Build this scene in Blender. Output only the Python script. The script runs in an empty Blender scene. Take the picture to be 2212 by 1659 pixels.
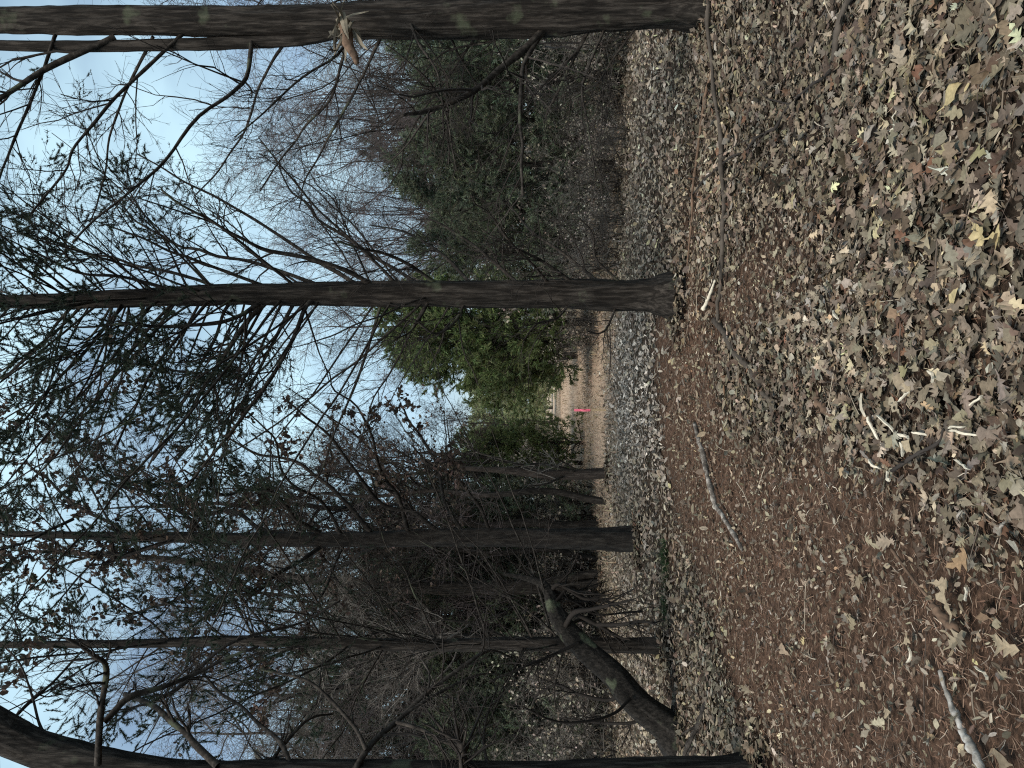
import bpy, math
import numpy as np
from mathutils import Matrix, Vector

# ------------------------------------------------------------------ camera, sky, sun, exposure
scene = bpy.context.scene
C = scene.collection
F, CX, CY = 1628.0, 1106.0, 829.5            # focal length and centre on the 2212 x 1659 picture
CAM = np.array([0.0, 0.0, 1.55])
TH = math.atan((1150.0 - 1106.0) / F)        # slightly raised lens
FWD = np.array([0, math.cos(TH), math.sin(TH)])
UPV = np.array([0, -math.sin(TH), math.cos(TH)])
RGT = np.array([1.0, 0, 0])
cam_d = bpy.data.cameras.new('camera')
cam_d.sensor_fit = 'HORIZONTAL'
cam_d.sensor_width = 36.0
cam_d.lens = 36.0 * F / 2212.0
cam_d.clip_start = 0.05
cam_d.clip_end = 2000
cam = bpy.data.objects.new('camera', cam_d)
C.objects.link(cam)
xa, ya, za = -UPV, RGT, -FWD                 # the phone was held on its side: picture right = down
cam.matrix_world = Matrix(((xa[0], ya[0], za[0], CAM[0]), (xa[1], ya[1], za[1], CAM[1]),
                           (xa[2], ya[2], za[2], CAM[2]), (0, 0, 0, 1)))
scene.camera = cam

SUN_EL, SUN_AZ = math.radians(57), math.radians(-165)     # azimuth clockwise from +Y: high behind, a little to the left, veiled by thin cloud
world = bpy.data.worlds.new('World')
scene.world = world
world.use_nodes = True
wn, wl = world.node_tree.nodes, world.node_tree.links
wn.clear()
w_out = wn.new('ShaderNodeOutputWorld')
w_bg = wn.new('ShaderNodeBackground')
w_sky = wn.new('ShaderNodeTexSky')
w_sky.sky_type = 'NISHITA'
w_sky.sun_disc = False
w_sky.sun_elevation = SUN_EL
w_sky.sun_rotation = SUN_AZ
w_sky.air_density = 1.0
w_sky.dust_density = 1.5
w_tc = wn.new('ShaderNodeTexCoord')
w_map = wn.new('ShaderNodeMapping')
w_map.inputs['Scale'].default_value = (1.0, 1.0, 2.2)
w_ns = wn.new('ShaderNodeTexNoise')
w_ns.inputs['Scale'].default_value = 2.2
w_ns.inputs['Detail'].default_value = 5
w_rp = wn.new('ShaderNodeValToRGB')
w_rp.color_ramp.elements[0].position = 0.38
w_rp.color_ramp.elements[0].color = (0.2, 0.2, 0.2, 1)
w_rp.color_ramp.elements[1].position = 0.62
w_rp.color_ramp.elements[1].color = (1, 1, 1, 1)
w_mix = wn.new('ShaderNodeMix')
w_mix.data_type = 'RGBA'
w_mix.inputs['B'].default_value = (4.7, 6.7, 7.7, 1)        # bright thin cloud
wl.new(w_tc.outputs['Generated'], w_map.inputs['Vector'])
wl.new(w_map.outputs['Vector'], w_ns.inputs['Vector'])
wl.new(w_ns.outputs['Fac'], w_rp.inputs['Fac'])
wl.new(w_rp.outputs['Color'], w_mix.inputs['Factor'])
wl.new(w_sky.outputs['Color'], w_mix.inputs['A'])
wl.new(w_mix.outputs['Result'], w_bg.inputs['Color'])
w_bg.inputs['Strength'].default_value = 0.10
wl.new(w_bg.outputs['Background'], w_out.inputs['Surface'])

sun_d = bpy.data.lights.new('sun', 'SUN')
sun_d.energy = 3.0
sun_d.angle = math.radians(30)
sun_d.color = (1.0, 0.90, 0.78)
sun = bpy.data.objects.new('sun', sun_d)
C.objects.link(sun)
sd = Vector((math.sin(SUN_AZ) * math.cos(SUN_EL), math.cos(SUN_AZ) * math.cos(SUN_EL), math.sin(SUN_EL)))
sun.rotation_euler = (-sd).to_track_quat('-Z', 'Y').to_euler()
sun.location = sd * 60

scene.view_settings.view_transform = 'Standard'
scene.view_settings.look = 'None'
scene.view_settings.exposure = 0.5
scene.view_settings.gamma = 1.0
scene.view_settings.use_curve_mapping = False
scene.render.engine = 'CYCLES'
scene.cycles.max_bounces = 4
scene.cycles.diffuse_bounces = 3
scene.cycles.transmission_bounces = 2
scene.cycles.glossy_bounces = 1
scene.cycles.use_denoising = False
scene.cycles.pixel_filter_type = 'BLACKMAN_HARRIS'
scene.cycles.filter_width = 1.15

# ------------------------------------------------------------------ helpers
rng = np.random.default_rng(7)


def nrm(v):
    return v / np.maximum(np.linalg.norm(v, axis=-1, keepdims=True), 1e-9)


def hash3(ix, iy, iz, seed):
    h = (ix * 374761393 + iy * 668265263 + iz * 2147483647 + seed * 1274126177) & 0xFFFFFFFF
    h = ((h ^ (h >> 13)) * 1274126177) & 0xFFFFFFFF
    return ((h ^ (h >> 16)) & 0xFFFF) / 65535.0


def vnoise(p, seed=0):
    """value noise, p (...,3) -> 0..1"""
    i = np.floor(p).astype(np.int64)
    f = p - i
    f = f * f * (3 - 2 * f)
    r = 0
    for a in (0, 1):
        for b in (0, 1):
            for c in (0, 1):
                w = (f[..., 0] if a else 1 - f[..., 0]) * (f[..., 1] if b else 1 - f[..., 1]) * (f[..., 2] if c else 1 - f[..., 2])
                r = r + w * hash3(i[..., 0] + a, i[..., 1] + b, i[..., 2] + c, seed)
    return r


def n2(x, y, s, seed=0):
    return vnoise(np.stack([x / s, y / s, np.zeros_like(x) + 0.5], -1), seed)


def gz(x, y):
    """height of the ground"""
    x = np.asarray(x, float)
    y = np.asarray(y, float)
    far = np.clip((y - 4) / 10, 0, 1)
    z = (n2(x, y, 2.6, 3) - 0.5) * 0.10 + (n2(x, y, 0.7, 4) - 0.5) * 0.045
    z = z + (n2(x, y, 9.0, 5) - 0.5) * 0.25 * far * np.clip(1.4 - y / 40, 0.12, 1) + (n2(x, y, 0.28, 6) - 0.5) * 0.035 * (1 - far)
    return z


def P(x, y, d):
    """point seen at picture position (x, y) at depth d"""
    return CAM + d * (FWD + RGT * (-(y - CY) / F) + UPV * (-(x - CX) / F))


def G(x, y):
    """point of the ground seen at picture position (x, y)"""
    r = FWD + RGT * (-(y - CY) / F) + UPV * (-(x - CX) / F)
    z = 0.0
    for _ in range(4):
        t = (z - CAM[2]) / r[2]
        p = CAM + t * r
        z = float(gz(p[0], p[1]))
    return np.array([p[0], p[1], z])


def mk_mesh(name, verts, faces, col=None, smooth=False):
    """verts (V,3); faces: array (M,k) or a list of such arrays"""
    verts = np.asarray(verts, np.float32).reshape(-1, 3)
    fl = faces if isinstance(faces, list) else [faces]
    fl = [np.asarray(f, np.int32) for f in fl if len(f)]
    me = bpy.data.meshes.new(name)
    me.vertices.add(len(verts))
    me.vertices.foreach_set('co', verts.ravel())
    loops = np.concatenate([f.ravel() for f in fl])
    tot = np.concatenate([np.full(len(f), f.shape[1], np.int32) for f in fl])
    start = np.concatenate([[0], np.cumsum(tot)[:-1]]).astype(np.int32)
    me.loops.add(len(loops))
    me.loops.foreach_set('vertex_index', loops)
    me.polygons.add(len(tot))
    me.polygons.foreach_set('loop_start', start)
    me.polygons.foreach_set('use_smooth', np.full(len(tot), smooth, bool))
    if col is not None:
        a = me.attributes.new('Col', 'FLOAT_COLOR', 'POINT')
        cc = np.ones((len(verts), 4), np.float32)
        cc[:, :3] = col
        a.data.foreach_set('color', cc.ravel())
    me.update(calc_edges=True)
    return me


def obj(name, me, mat, parent=None):
    o = bpy.data.objects.new(name, me)
    if mat is not None and not me.materials:
        me.materials.append(mat)
    C.objects.link(o)
    if parent is not None:
        o.parent = parent
    return o


def tag(o, label, cat, group=None):
    o['label'] = label
    o['category'] = cat
    if group:
        o['group'] = group
    return o


def thing(name, label, cat, loc=(0, 0, 0), group=None):
    o = bpy.data.objects.new(name, None)
    o.empty_display_size = 0.2
    o.location = [float(v) for v in loc]
    C.objects.link(o)
    return tag(o, label, cat, group)


class Acc:
    """collects geometry for one mesh"""
    def __init__(self):
        self.v, self.f, self.c, self.n = [], {}, [], 0

    def add(self, v, f, c=None):
        v = np.asarray(v, np.float32).reshape(-1, 3)
        f = np.asarray(f, np.int64)
        self.v.append(v)
        self.f.setdefault(f.shape[1], []).append(f + self.n)
        if c is not None:
            self.c.append(np.broadcast_to(np.asarray(c, np.float32), (len(v), 3)))
        self.n += len(v)

    def mesh(self, name, smooth=False, origin=None):
        v = np.concatenate(self.v)
        if origin is not None:
            v = v - np.asarray(origin, np.float32)
        return mk_mesh(name, v, [np.concatenate(q) for q in self.f.values()], np.concatenate(self.c) if self.c else None, smooth)


def tubes(pts, rad, k=3):
    """pts (N,n,3), rad (N,n) -> vertices, quads"""
    N, n, _ = pts.shape
    t = nrm(np.gradient(pts, axis=1))
    ref = np.where(np.abs(t[:, :1, 2:3]) > 0.8, np.array([1.0, 0, 0]), np.array([0, 0, 1.0]))
    a = nrm(np.cross(t, np.broadcast_to(ref, t.shape)))
    b = np.cross(t, a)
    ang = np.arange(k) * 2 * math.pi / k
    v = pts[:, :, None] + rad[:, :, None, None] * (np.cos(ang)[None, None, :, None] * a[:, :, None] + np.sin(ang)[None, None, :, None] * b[:, :, None])
    idx = np.arange(N * n * k).reshape(N, n, k)
    q = np.stack([idx[:, :-1], np.roll(idx, -1, 2)[:, :-1], np.roll(idx, -1, 2)[:, 1:], idx[:, 1:]], -1).reshape(-1, 4)
    return v.reshape(-1, 3), q


def resample(pts, n):
    """smooth curve through pts (m,c), n samples (Catmull-Rom)"""
    pts = np.asarray(pts, float)
    m = len(pts)
    if m == 2:
        t = np.linspace(0, 1, n)[:, None]
        return pts[0] * (1 - t) + pts[1] * t
    pp = np.vstack([2 * pts[0] - pts[1], pts, 2 * pts[-1] - pts[-2]])
    t = np.linspace(0, m - 1 - 1e-6, n)
    i = t.astype(int)
    f = (t - i)[:, None]
    p0, p1, p2, p3 = pp[i], pp[i + 1], pp[i + 2], pp[i + 3]
    return 0.5 * (2 * p1 + (p2 - p0) * f + (2 * p0 - 5 * p1 + 4 * p2 - p3) * f ** 2 + (3 * p1 - p0 - 3 * p2 + p3) * f ** 3)


def bark_tube(pts, rad, n, k, ridge=0.10, seed=0, flute=0.06, end_cap=True, rough_end=0.0):
    """one thick stem with shreddy ridged bark"""
    pr = resample(np.column_stack([pts, rad]), n)
    p, r = pr[:, :3], np.maximum(pr[:, 3], 0.002)
    t = nrm(np.gradient(p, axis=0))
    ref = np.array([0.15, 1.0, 0.05]) if abs(t[n // 2, 1]) < 0.75 else np.array([1.0, 0.1, 0])
    a = nrm(np.cross(t, ref))
    b = np.cross(t, a)
    ang = np.arange(k) * 2 * math.pi / k
    s = np.concatenate([[0], np.cumsum(np.linalg.norm(np.diff(p, axis=0), axis=1))])
    ca, sa = np.cos(ang)[None, :], np.sin(ang)[None, :]
    S = s[:, None] + 0 * ca
    rm = r.mean()
    fr = 2.6
    q = np.stack([(ca + 0 * S) * fr * (0.8 + rm * 6), (sa + 0 * S) * fr * (0.8 + rm * 6), S * 2.2], -1)
    nz = vnoise(q, seed)
    q2 = np.stack([(ca + 0 * S) * 9, (sa + 0 * S) * 9, S * 4.5], -1)
    nz2 = np.abs(vnoise(q2, seed + 1) - 0.5) * 2
    fl = np.cos(ang[None, :] * 3 + 2.2 * vnoise(np.stack([s, s * 0, s * 0], -1), seed + 2)[:, None] * 3 + seed)
    root = 0.16 * np.exp(-s / (rm * 2.2 + 0.05))[:, None] * np.cos(ang[None, :] * 5 + seed)
    rr = r[:, None] * (1 + root + flute * fl + ridge * (nz - 0.5) * 1.6 + ridge * (0.5 - nz2) * 0.8)
    v = p[:, None] + rr[..., None] * (ca[..., None] * a[:, None] + sa[..., None] * b[:, None])
    if rough_end:
        v[-1] += t[-1] * (rng.random((k, 1)) - 0.3) * rough_end
        v[-2] += t[-1] * (rng.random((k, 1)) - 0.3) * rough_end * 0.4
    idx = np.arange(n * k).reshape(n, k)
    f = np.stack([idx[:-1], np.roll(idx, -1, 1)[:-1], np.roll(idx, -1, 1)[1:], idx[1:]], -1).reshape(-1, 4)
    vv = v.reshape(-1, 3)
    tri = np.zeros((0, 3), int)
    if end_cap:
        vv = np.vstack([vv, p[-1:] + t[-1:] * r[-1] * 0.1])
        tri = np.stack([idx[-1], np.roll(idx[-1], -1), np.full(k, len(vv) - 1)], -1)
    return vv, f, tri, p, r


def walk(p0, d0, L, n, wander=0.15, bias=(0, 0, 0)):
    """N wandering polylines: (N,n,3)"""
    N = len(p0)
    out = np.empty((N, n, 3))
    out[:, 0] = p0
    d = nrm(d0)
    st = (L / (n - 1))[:, None]
    for i in range(1, n):
        d = nrm(d + rng.normal(0, wander, (N, 3)) + np.asarray(bias))
        out[:, i] = out[:, i - 1] + d * st
    return out


def branch_from(pts, rad, m, tmin, tmax, ang=(0.5, 1.0), L=(0.3, 0.6), n=4, wander=0.15, bias=(0, 0, 0), rfac=0.5, rmin=0.0015):
    """m children on each parent polyline; L in metres (tuple) or fractions of the parent length if negative"""
    N, k, _ = pts.shape
    t = rng.uniform(tmin, tmax, (N, m)) * (k - 1)
    i = np.minimum(t.astype(int), k - 2)
    f = (t - i)[..., None]
    ar = np.arange(N)[:, None]
    p = pts[ar, i] * (1 - f) + pts[ar, i + 1] * f
    r = rad[ar, i] * (1 - f[..., 0]) + rad[ar, i + 1] * f[..., 0]
    tan = nrm(pts[ar, i + 1] - pts[ar, i])
    side = nrm(np.cross(tan, rng.normal(0, 1, tan.shape)))
    a = rng.uniform(ang[0], ang[1], (N, m, 1))
    d = tan * np.cos(a) + side * np.sin(a)
    ln = rng.uniform(L[0], L[1], (N, m)) * (1.15 - 0.6 * t / (k - 1))
    c = walk(p.reshape(-1, 3), d.reshape(-1, 3), ln.ravel(), n, wander, bias)
    r0 = np.maximum(r.ravel() * rfac, rmin)
    rr = r0[:, None] * np.linspace(1, 0.45, n)[None]
    return c, np.maximum(rr, rmin * 0.7)


def sprays(p, d, L, blades, width, spread=0.7, droop=0.0):
    """evergreen sprays: thin blades along a short axis -> vertices, triangles, (N*blades*3)"""
    N = len(p)
    d = nrm(d)
    s = rng.uniform(0, 0.75, (N, blades, 1))
    base = p[:, None] + d[:, None] * s * L[:, None, None]
    bd = nrm(d[:, None] + rng.normal(0, spread, (N, blades, 3)) + np.array([0, 0, -droop]))
    wv = nrm(np.cross(bd, rng.normal(0, 1, (N, blades, 3)))) * width * rng.uniform(0.6, 1.3, (N, blades, 1))
    tip = base + bd * L[:, None, None] * rng.uniform(0.35, 0.7, (N, blades, 1))
    v = np.stack([base - wv * 0.5, base + wv * 0.5, tip], 2).reshape(-1, 3)
    f = np.arange(len(v)).reshape(-1, 3)
    return v, f


def jit_col(base, N, per, amt=0.3, hue=0.12):
    """N random variations of a base colour, each repeated per vertices"""
    b = np.asarray(base, float)
    c = b[None] * (1 + rng.uniform(-amt, amt, (N, 1))) * (1 + rng.uniform(-hue, hue, (N, 3)))
    return np.repeat(np.clip(c, 0.003, 0.95), per, 0)


# ------------------------------------------------------------------ materials
def new_mat(name):
    m = bpy.data.materials.new(name)
    m.use_nodes = True
    nt = m.node_tree
    return m, nt, nt.nodes['Principled BSDF'], nt.nodes, nt.links


def mat_bark(name, c1, c2, c3, scale=(20, 20, 2.0), bump=0.9, lichen=0.0):
    m, nt, bs, nd, ln = new_mat(name)
    tc = nd.new('ShaderNodeTexCoord')
    mp = nd.new('ShaderNodeMapping')
    mp.inputs['Scale'].default_value = scale
    n1 = nd.new('ShaderNodeTexNoise')
    n1.inputs['Scale'].default_value = 1.6
    n1.inputs['Detail'].default_value = 8
    n1.inputs['Roughness'].default_value = 0.65
    n1.inputs['Distortion'].default_value = 0.3
    rp = nd.new('ShaderNodeValToRGB')
    e = rp.color_ramp.elements
    e[0].position, e[0].color = 0.3, (*c1, 1)
    e[1].position, e[1].color = 0.72, (*c3, 1)
    k = e.new(0.48)
    k.color = (*c2, 1)
    ln.new(tc.outputs['Object'], mp.inputs['Vector'])
    ln.new(mp.outputs['Vector'], n1.inputs['Vector'])
    ln.new(n1.outputs['Fac'], rp.inputs['Fac'])
    src = rp.outputs['Color']
    if lichen > 0:
        n2_ = nd.new('ShaderNodeTexNoise')
        n2_.inputs['Scale'].default_value = 3.5
        n2_.inputs['Detail'].default_value = 6
        r2 = nd.new('ShaderNodeValToRGB')
        r2.color_ramp.elements[0].position = 0.60
        r2.color_ramp.elements[1].position = 0.68
        mx = nd.new('ShaderNodeMix')
        mx.data_type = 'RGBA'
        mx.inputs['B'].default_value = (0.16, 0.19, 0.12, 1)
        mu = nd.new('ShaderNodeMath')
        mu.operation = 'MULTIPLY'
        mu.inputs[1].default_value = lichen
        ln.new(tc.outputs['Object'], n2_.inputs['Vector'])
        ln.new(n2_.outputs['Fac'], r2.inputs['Fac'])
        ln.new(r2.outputs['Color'], mu.inputs[0])
        ln.new(mu.outputs[0], mx.inputs['Factor'])
        ln.new(src, mx.inputs['A'])
        src = mx.outputs['Result']
    ln.new(src, bs.inputs['Base Color'])
    bs.inputs['Roughness'].default_value = 0.9
    bs.inputs['Specular IOR Level'].default_value = 0.15
    bp = nd.new('ShaderNodeBump')
    bp.inputs['Strength'].default_value = bump
    bp.inputs['Distance'].default_value = 0.02
    ln.new(n1.outputs['Fac'], bp.inputs['Height'])
    ln.new(bp.outputs['Normal'], bs.inputs['Normal'])
    return m


def mat_attr(name, translucent=0.25, rough=0.6, spec=0.25, mottled=0.0, use_obj=False):
    m, nt, bs, nd, ln = new_mat(name)
    if use_obj:
        at = nd.new('ShaderNodeObjectInfo')
    else:
        at = nd.new('ShaderNodeAttribute')
        at.attribute_name = 'Col'
    src = at.outputs['Color']
    if mottled > 0:
        geo = nd.new('ShaderNodeNewGeometry')
        ns = nd.new('ShaderNodeTexNoise')
        ns.inputs['Scale'].default_value = 70
        ns.inputs['Detail'].default_value = 4
        ln.new(geo.outputs['Position'], ns.inputs['Vector'])
        mr = nd.new('ShaderNodeMapRange')
        mr.inputs['From Min'].default_value = 0.3
        mr.inputs['From Max'].default_value = 0.7
        mr.inputs['To Min'].default_value = 1 - mottled
        mr.inputs['To Max'].default_value = 1 + mottled * 0.6
        ln.new(ns.outputs['Fac'], mr.inputs['Value'])
        mv = nd.new('ShaderNodeVectorMath')
        mv.operation = 'SCALE'
        ln.new(src, mv.inputs[0])
        ln.new(mr.outputs['Result'], mv.inputs['Scale'])
        src = mv.outputs['Vector']
    ln.new(src, bs.inputs['Base Color'])
    bs.inputs['Roughness'].default_value = rough
    bs.inputs['Specular IOR Level'].default_value = spec
    if translucent > 0:
        tr = nd.new('ShaderNodeBsdfTranslucent')
        ln.new(src, tr.inputs['Color'])
        mx = nd.new('ShaderNodeMixShader')
        mx.inputs['Fac'].default_value = translucent
        ln.new(bs.outputs['BSDF'], mx.inputs[1])
        ln.new(tr.outputs['BSDF'], mx.inputs[2])
        ln.new(mx.outputs['Shader'], nd['Material Output'].inputs['Surface'])
    return m


def mat_plain(name, c, rough=0.85, spec=0.2, vary=0.25, scale=12.0, bump=0.2):
    m, nt, bs, nd, ln = new_mat(name)
    tc = nd.new('ShaderNodeTexCoord')
    ns = nd.new('ShaderNodeTexNoise')
    ns.inputs['Scale'].default_value = scale
    ns.inputs['Detail'].default_value = 6
    rp = nd.new('ShaderNodeValToRGB')
    e = rp.color_ramp.elements
    e[0].position, e[0].color = 0.3, (*[v * (1 - vary) for v in c], 1)
    e[1].position, e[1].color = 0.7, (*[min(1, v * (1 + vary)) for v in c], 1)
    ln.new(tc.outputs['Object'], ns.inputs['Vector'])
    ln.new(ns.outputs['Fac'], rp.inputs['Fac'])
    ln.new(rp.outputs['Color'], bs.inputs['Base Color'])
    bs.inputs['Roughness'].default_value = rough
    bs.inputs['Specular IOR Level'].default_value = spec
    bp = nd.new('ShaderNodeBump')
    bp.inputs['Strength'].default_value = bump
    bp.inputs['Distance'].default_value = 0.01
    ln.new(ns.outputs['Fac'], bp.inputs['Height'])
    ln.new(bp.outputs['Normal'], bs.inputs['Normal'])
    return m


M = {}
M['cedar_bark'] = mat_bark('cedar_bark', (0.004, 0.0034, 0.003), (0.017, 0.0145, 0.0125), (0.075, 0.065, 0.056), lichen=0.25)
M['oak_bark'] = mat_bark('oak_bark', (0.006, 0.0055, 0.005), (0.021, 0.018, 0.016), (0.055, 0.049, 0.042), scale=(16, 16, 3.5), bump=0.8)
M['smooth_bark'] = mat_bark('smooth_bark', (0.005, 0.0045, 0.004), (0.015, 0.0135, 0.012), (0.042, 0.037, 0.032), scale=(26, 26, 12), bump=1.0, lichen=0.5)
M['dead_limb'] = mat_bark('dead_limb', (0.009, 0.008, 0.007), (0.026, 0.022, 0.019), (0.085, 0.074, 0.063), scale=(10, 10, 10), bump=0.3, lichen=0.4)
M['twig'] = mat_plain('twig', (0.030, 0.025, 0.022), vary=0.5, scale=2.5, bump=0)
M['dark_twig'] = mat_plain('dark_twig', (0.016, 0.013, 0.011), vary=0.4, scale=3, bump=0)
M['web_twig'] = mat_plain('web_twig', (0.12, 0.10, 0.10), vary=0.4, scale=2, bump=0)
M['grey_twig'] = mat_plain('grey_twig', (0.14, 0.128, 0.115), vary=0.5, scale=2.0, bump=0)
M['needles'] = mat_attr('cedar_needles', 0.45, 0.6, 0.2)
M['dry_leaf'] = mat_attr('dry_leaf', 0.3, 0.7, 0.2)
M['litter'] = mat_attr('leaf_litter', 0.12, 0.62, 0.25, 0.25)
M['litter_single'] = mat_attr('fallen_leaf', 0.12, 0.62, 0.25, 0.25, use_obj=True)
M['duff'] = mat_attr('needle_duff', 0.0, 0.8, 0.15)
M['splinter'] = mat_plain('split_wood', (0.55, 0.50, 0.40), vary=0.25, scale=30)
M['snapped'] = mat_plain('snapped_wood', (0.19, 0.165, 0.125), vary=0.4, scale=14)
M['brown_wood'] = mat_plain('rotten_wood', (0.13, 0.085, 0.058), vary=0.45, scale=18, bump=0.6)
M['pink'] = mat_plain('pink_flagging', (1.0, 0.22, 0.32), rough=0.45, vary=0.08, scale=20, bump=0)
M['lath'] = mat_plain('lath_wood', (0.42, 0.33, 0.21), vary=0.2, scale=20)

# ------------------------------------------------------------------ ground
PATH = np.array([G(2330, 1720)[:2], G(2000, 1560)[:2], G(1760, 1400)[:2], G(1590, 1240)[:2], G(1520, 1050)[:2], G(1470, 900)[:2], G(1440, 760)[:2]])
PATHW = np.array([0.75, 0.8, 0.95, 1.0, 1.0, 0.95, 0.6])
TRAIL = np.array([G(1325, 890)[:2], G(1300, 880)[:2], G(1250, 885)[:2], G(1205, 880)[:2], G(1180, 872)[:2]])
TRAILW = np.array([1.9, 2.0, 2.2, 2.6, 3.2])


def band(x, y, line, width, soft):
    """1 inside a wandering band round a polyline, 0 outside"""
    best = np.full(np.shape(x), 0.0)
    for i in range(len(line) - 1):
        a, b = line[i], line[i + 1]
        ab = b - a
        t = np.clip(((x - a[0]) * ab[0] + (y - a[1]) * ab[1]) / (ab @ ab), 0, 1)
        d = np.hypot(x - a[0] - t * ab[0], y - a[1] - t * ab[1])
        w = width[i] * (1 - t) + width[i + 1] * t
        best = np.maximum(best, np.clip((w - d) / soft + 0.5, 0, 1))
    return best


PATCH = np.array([G(1480, 700)[:2], G(1560, 660)[:2], G(1650, 610)[:2], G(1740, 540)[:2]])
PATCHW = np.array([0.5, 0.34, 0.28, 0.18])
PATCH2 = np.array([G(1475, 640)[:2], G(1490, 560)[:2], G(1500, 460)[:2], G(1530, 330)[:2]])
PATCHW2 = np.array([0.4, 0.4, 0.3, 0.2])


def path_mask(x, y):
    return np.clip(band(x, y, PATH, PATHW, 0.6) * 1.25 + band(x, y, PATCH, PATCHW, 0.5) * 0.8 + band(x, y, PATCH2, PATCHW2, 0.5) * 0.7 + (n2(x, y, 0.6, 11) - 0.5) * 0.9 * (band(x, y, PATH, PATHW + 0.4, 0.8) > 0), 0, 1)


def trail_mask(x, y):
    b = band(x, y, TRAIL, TRAILW, 1.2) * np.clip((y - 12.5) / 3.0, 0, 1)
    return np.clip(b + (n2(x, y, 0.8, 12) - 0.5) * 1.2 * (b > 0.02) * (b < 0.98), 0, 1)


def axis_steps(lo, hi, fine_lo, fine_hi, step, grow):
    a = list(np.arange(fine_lo, fine_hi, step))
    s, v = step, a[-1]
    while v < hi:
        s *= grow
        v += s
        a.append(min(v, hi))
    s, v, pre = step, a[0], []
    while v > lo:
        s *= grow
        v -= s
        pre.append(max(v, lo))
    return np.array(pre[::-1] + a)


gx = axis_steps(-400, 400, -4, 4, 0.10, 1.10)
gy = axis_steps(-60, 900, 1.2, 9, 0.10, 1.07)
X, Y = np.meshgrid(gx, gy)
Z = gz(X, Y)
pm, tm = path_mask(X, Y), trail_mask(X, Y)
Z = Z - 0.02 * pm - 0.03 * tm
base = np.array([0.036, 0.026, 0.019])[None, None] * np.ones(X.shape + (1,))
base = base * (1 - pm[..., None]) + np.array([0.085, 0.053, 0.037]) * pm[..., None]
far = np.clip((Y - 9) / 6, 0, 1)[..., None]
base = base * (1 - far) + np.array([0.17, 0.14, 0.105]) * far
base = base * (1 - tm[..., None]) + np.array([0.42, 0.325, 0.245]) * tm[..., None]
gi = np.arange(X.size).reshape(X.shape)
gf = np.stack([gi[:-1, :-1], gi[:-1, 1:], gi[1:, 1:], gi[1:, :-1]], -1).reshape(-1, 4)
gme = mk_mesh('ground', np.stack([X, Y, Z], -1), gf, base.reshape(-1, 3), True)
gm, nt, bs, nd, ln = new_mat('forest_floor')
at = nd.new('ShaderNodeAttribute')
at.attribute_name = 'Col'
geo = nd.new('ShaderNodeNewGeometry')
nA = nd.new('ShaderNodeTexNoise')
nA.inputs['Scale'].default_value = 38
nA.inputs['Detail'].default_value = 8
nA.inputs['Roughness'].default_value = 0.7
nB = nd.new('ShaderNodeTexVoronoi')
nB.inputs['Scale'].default_value = 22
ln.new(geo.outputs['Position'], nA.inputs['Vector'])
ln.new(geo.outputs['Position'], nB.inputs['Vector'])
mr = nd.new('ShaderNodeMapRange')
mr.inputs['From Min'].default_value = 0.3
mr.inputs['From Max'].default_value = 0.72
mr.inputs['To Min'].default_value = 0.35
mr.inputs['To Max'].default_value = 1.6
ln.new(nA.outputs['Fac'], mr.inputs['Value'])
sc1 = nd.new('ShaderNodeVectorMath')
sc1.operation = 'SCALE'
ln.new(at.outputs['Color'], sc1.inputs[0])
ln.new(mr.outputs['Result'], sc1.inputs['Scale'])
hs = nd.new('ShaderNodeMix')
hs.data_type = 'RGBA'
hs.blend_type = 'OVERLAY'
hs.inputs['Factor'].default_value = 0.25
sepc = nd.new('ShaderNodeSeparateColor')
ln.new(nB.outputs['Color'], sepc.inputs['Color'])
cmb = nd.new('ShaderNodeCombineColor')
for ch in ('Red', 'Green', 'Blue'):
    ln.new(sepc.outputs['Red'], cmb.inputs[ch])
ln.new(sc1.outputs['Vector'], hs.inputs['A'])
ln.new(cmb.outputs['Color'], hs.inputs['B'])
ln.new(hs.outputs['Result'], bs.inputs['Base Color'])
bs.inputs['Roughness'].default_value = 0.95
bs.inputs['Specular IOR Level'].default_value = 0.1
bp = nd.new('ShaderNodeBump')
bp.inputs['Strength'].default_value = 0.9
bp.inputs['Distance'].default_value = 0.02
ln.new(nA.outputs['Fac'], bp.inputs['Height'])
ln.new(bp.outputs['Normal'], bs.inputs['Normal'])
ground = obj('ground', gme, gm)
ground['kind'] = 'structure'

# ------------------------------------------------------------------ leaf litter
ST = {  # outline of a leaf: station along the midrib, half width, for lobed (oak) and plain leaves
    'post_oak': [(0, .02), (.14, .05), (.26, .17), (.36, .09), (.47, .34), (.62, .30), (.70, .12), (.82, .24), (.93, .18), (1, .0)],
    'white_oak': [(0, .02), (.12, .04), (.24, .20), (.33, .08), (.44, .28), (.54, .09), (.66, .30), (.77, .11), (.90, .18), (1, .0)],
    'red_oak': [(0, .015), (.18, .03), (.30, .24), (.38, .10), (.55, .40), (.60, .13), (.76, .28), (.80, .09), (.90, .12), (1, .0)],
    'plain': [(0, .02), (.12, .06), (.24, .16), (.36, .23), (.48, .27), (.60, .26), (.72, .21), (.84, .13), (.93, .06), (1, .0)],
}


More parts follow.
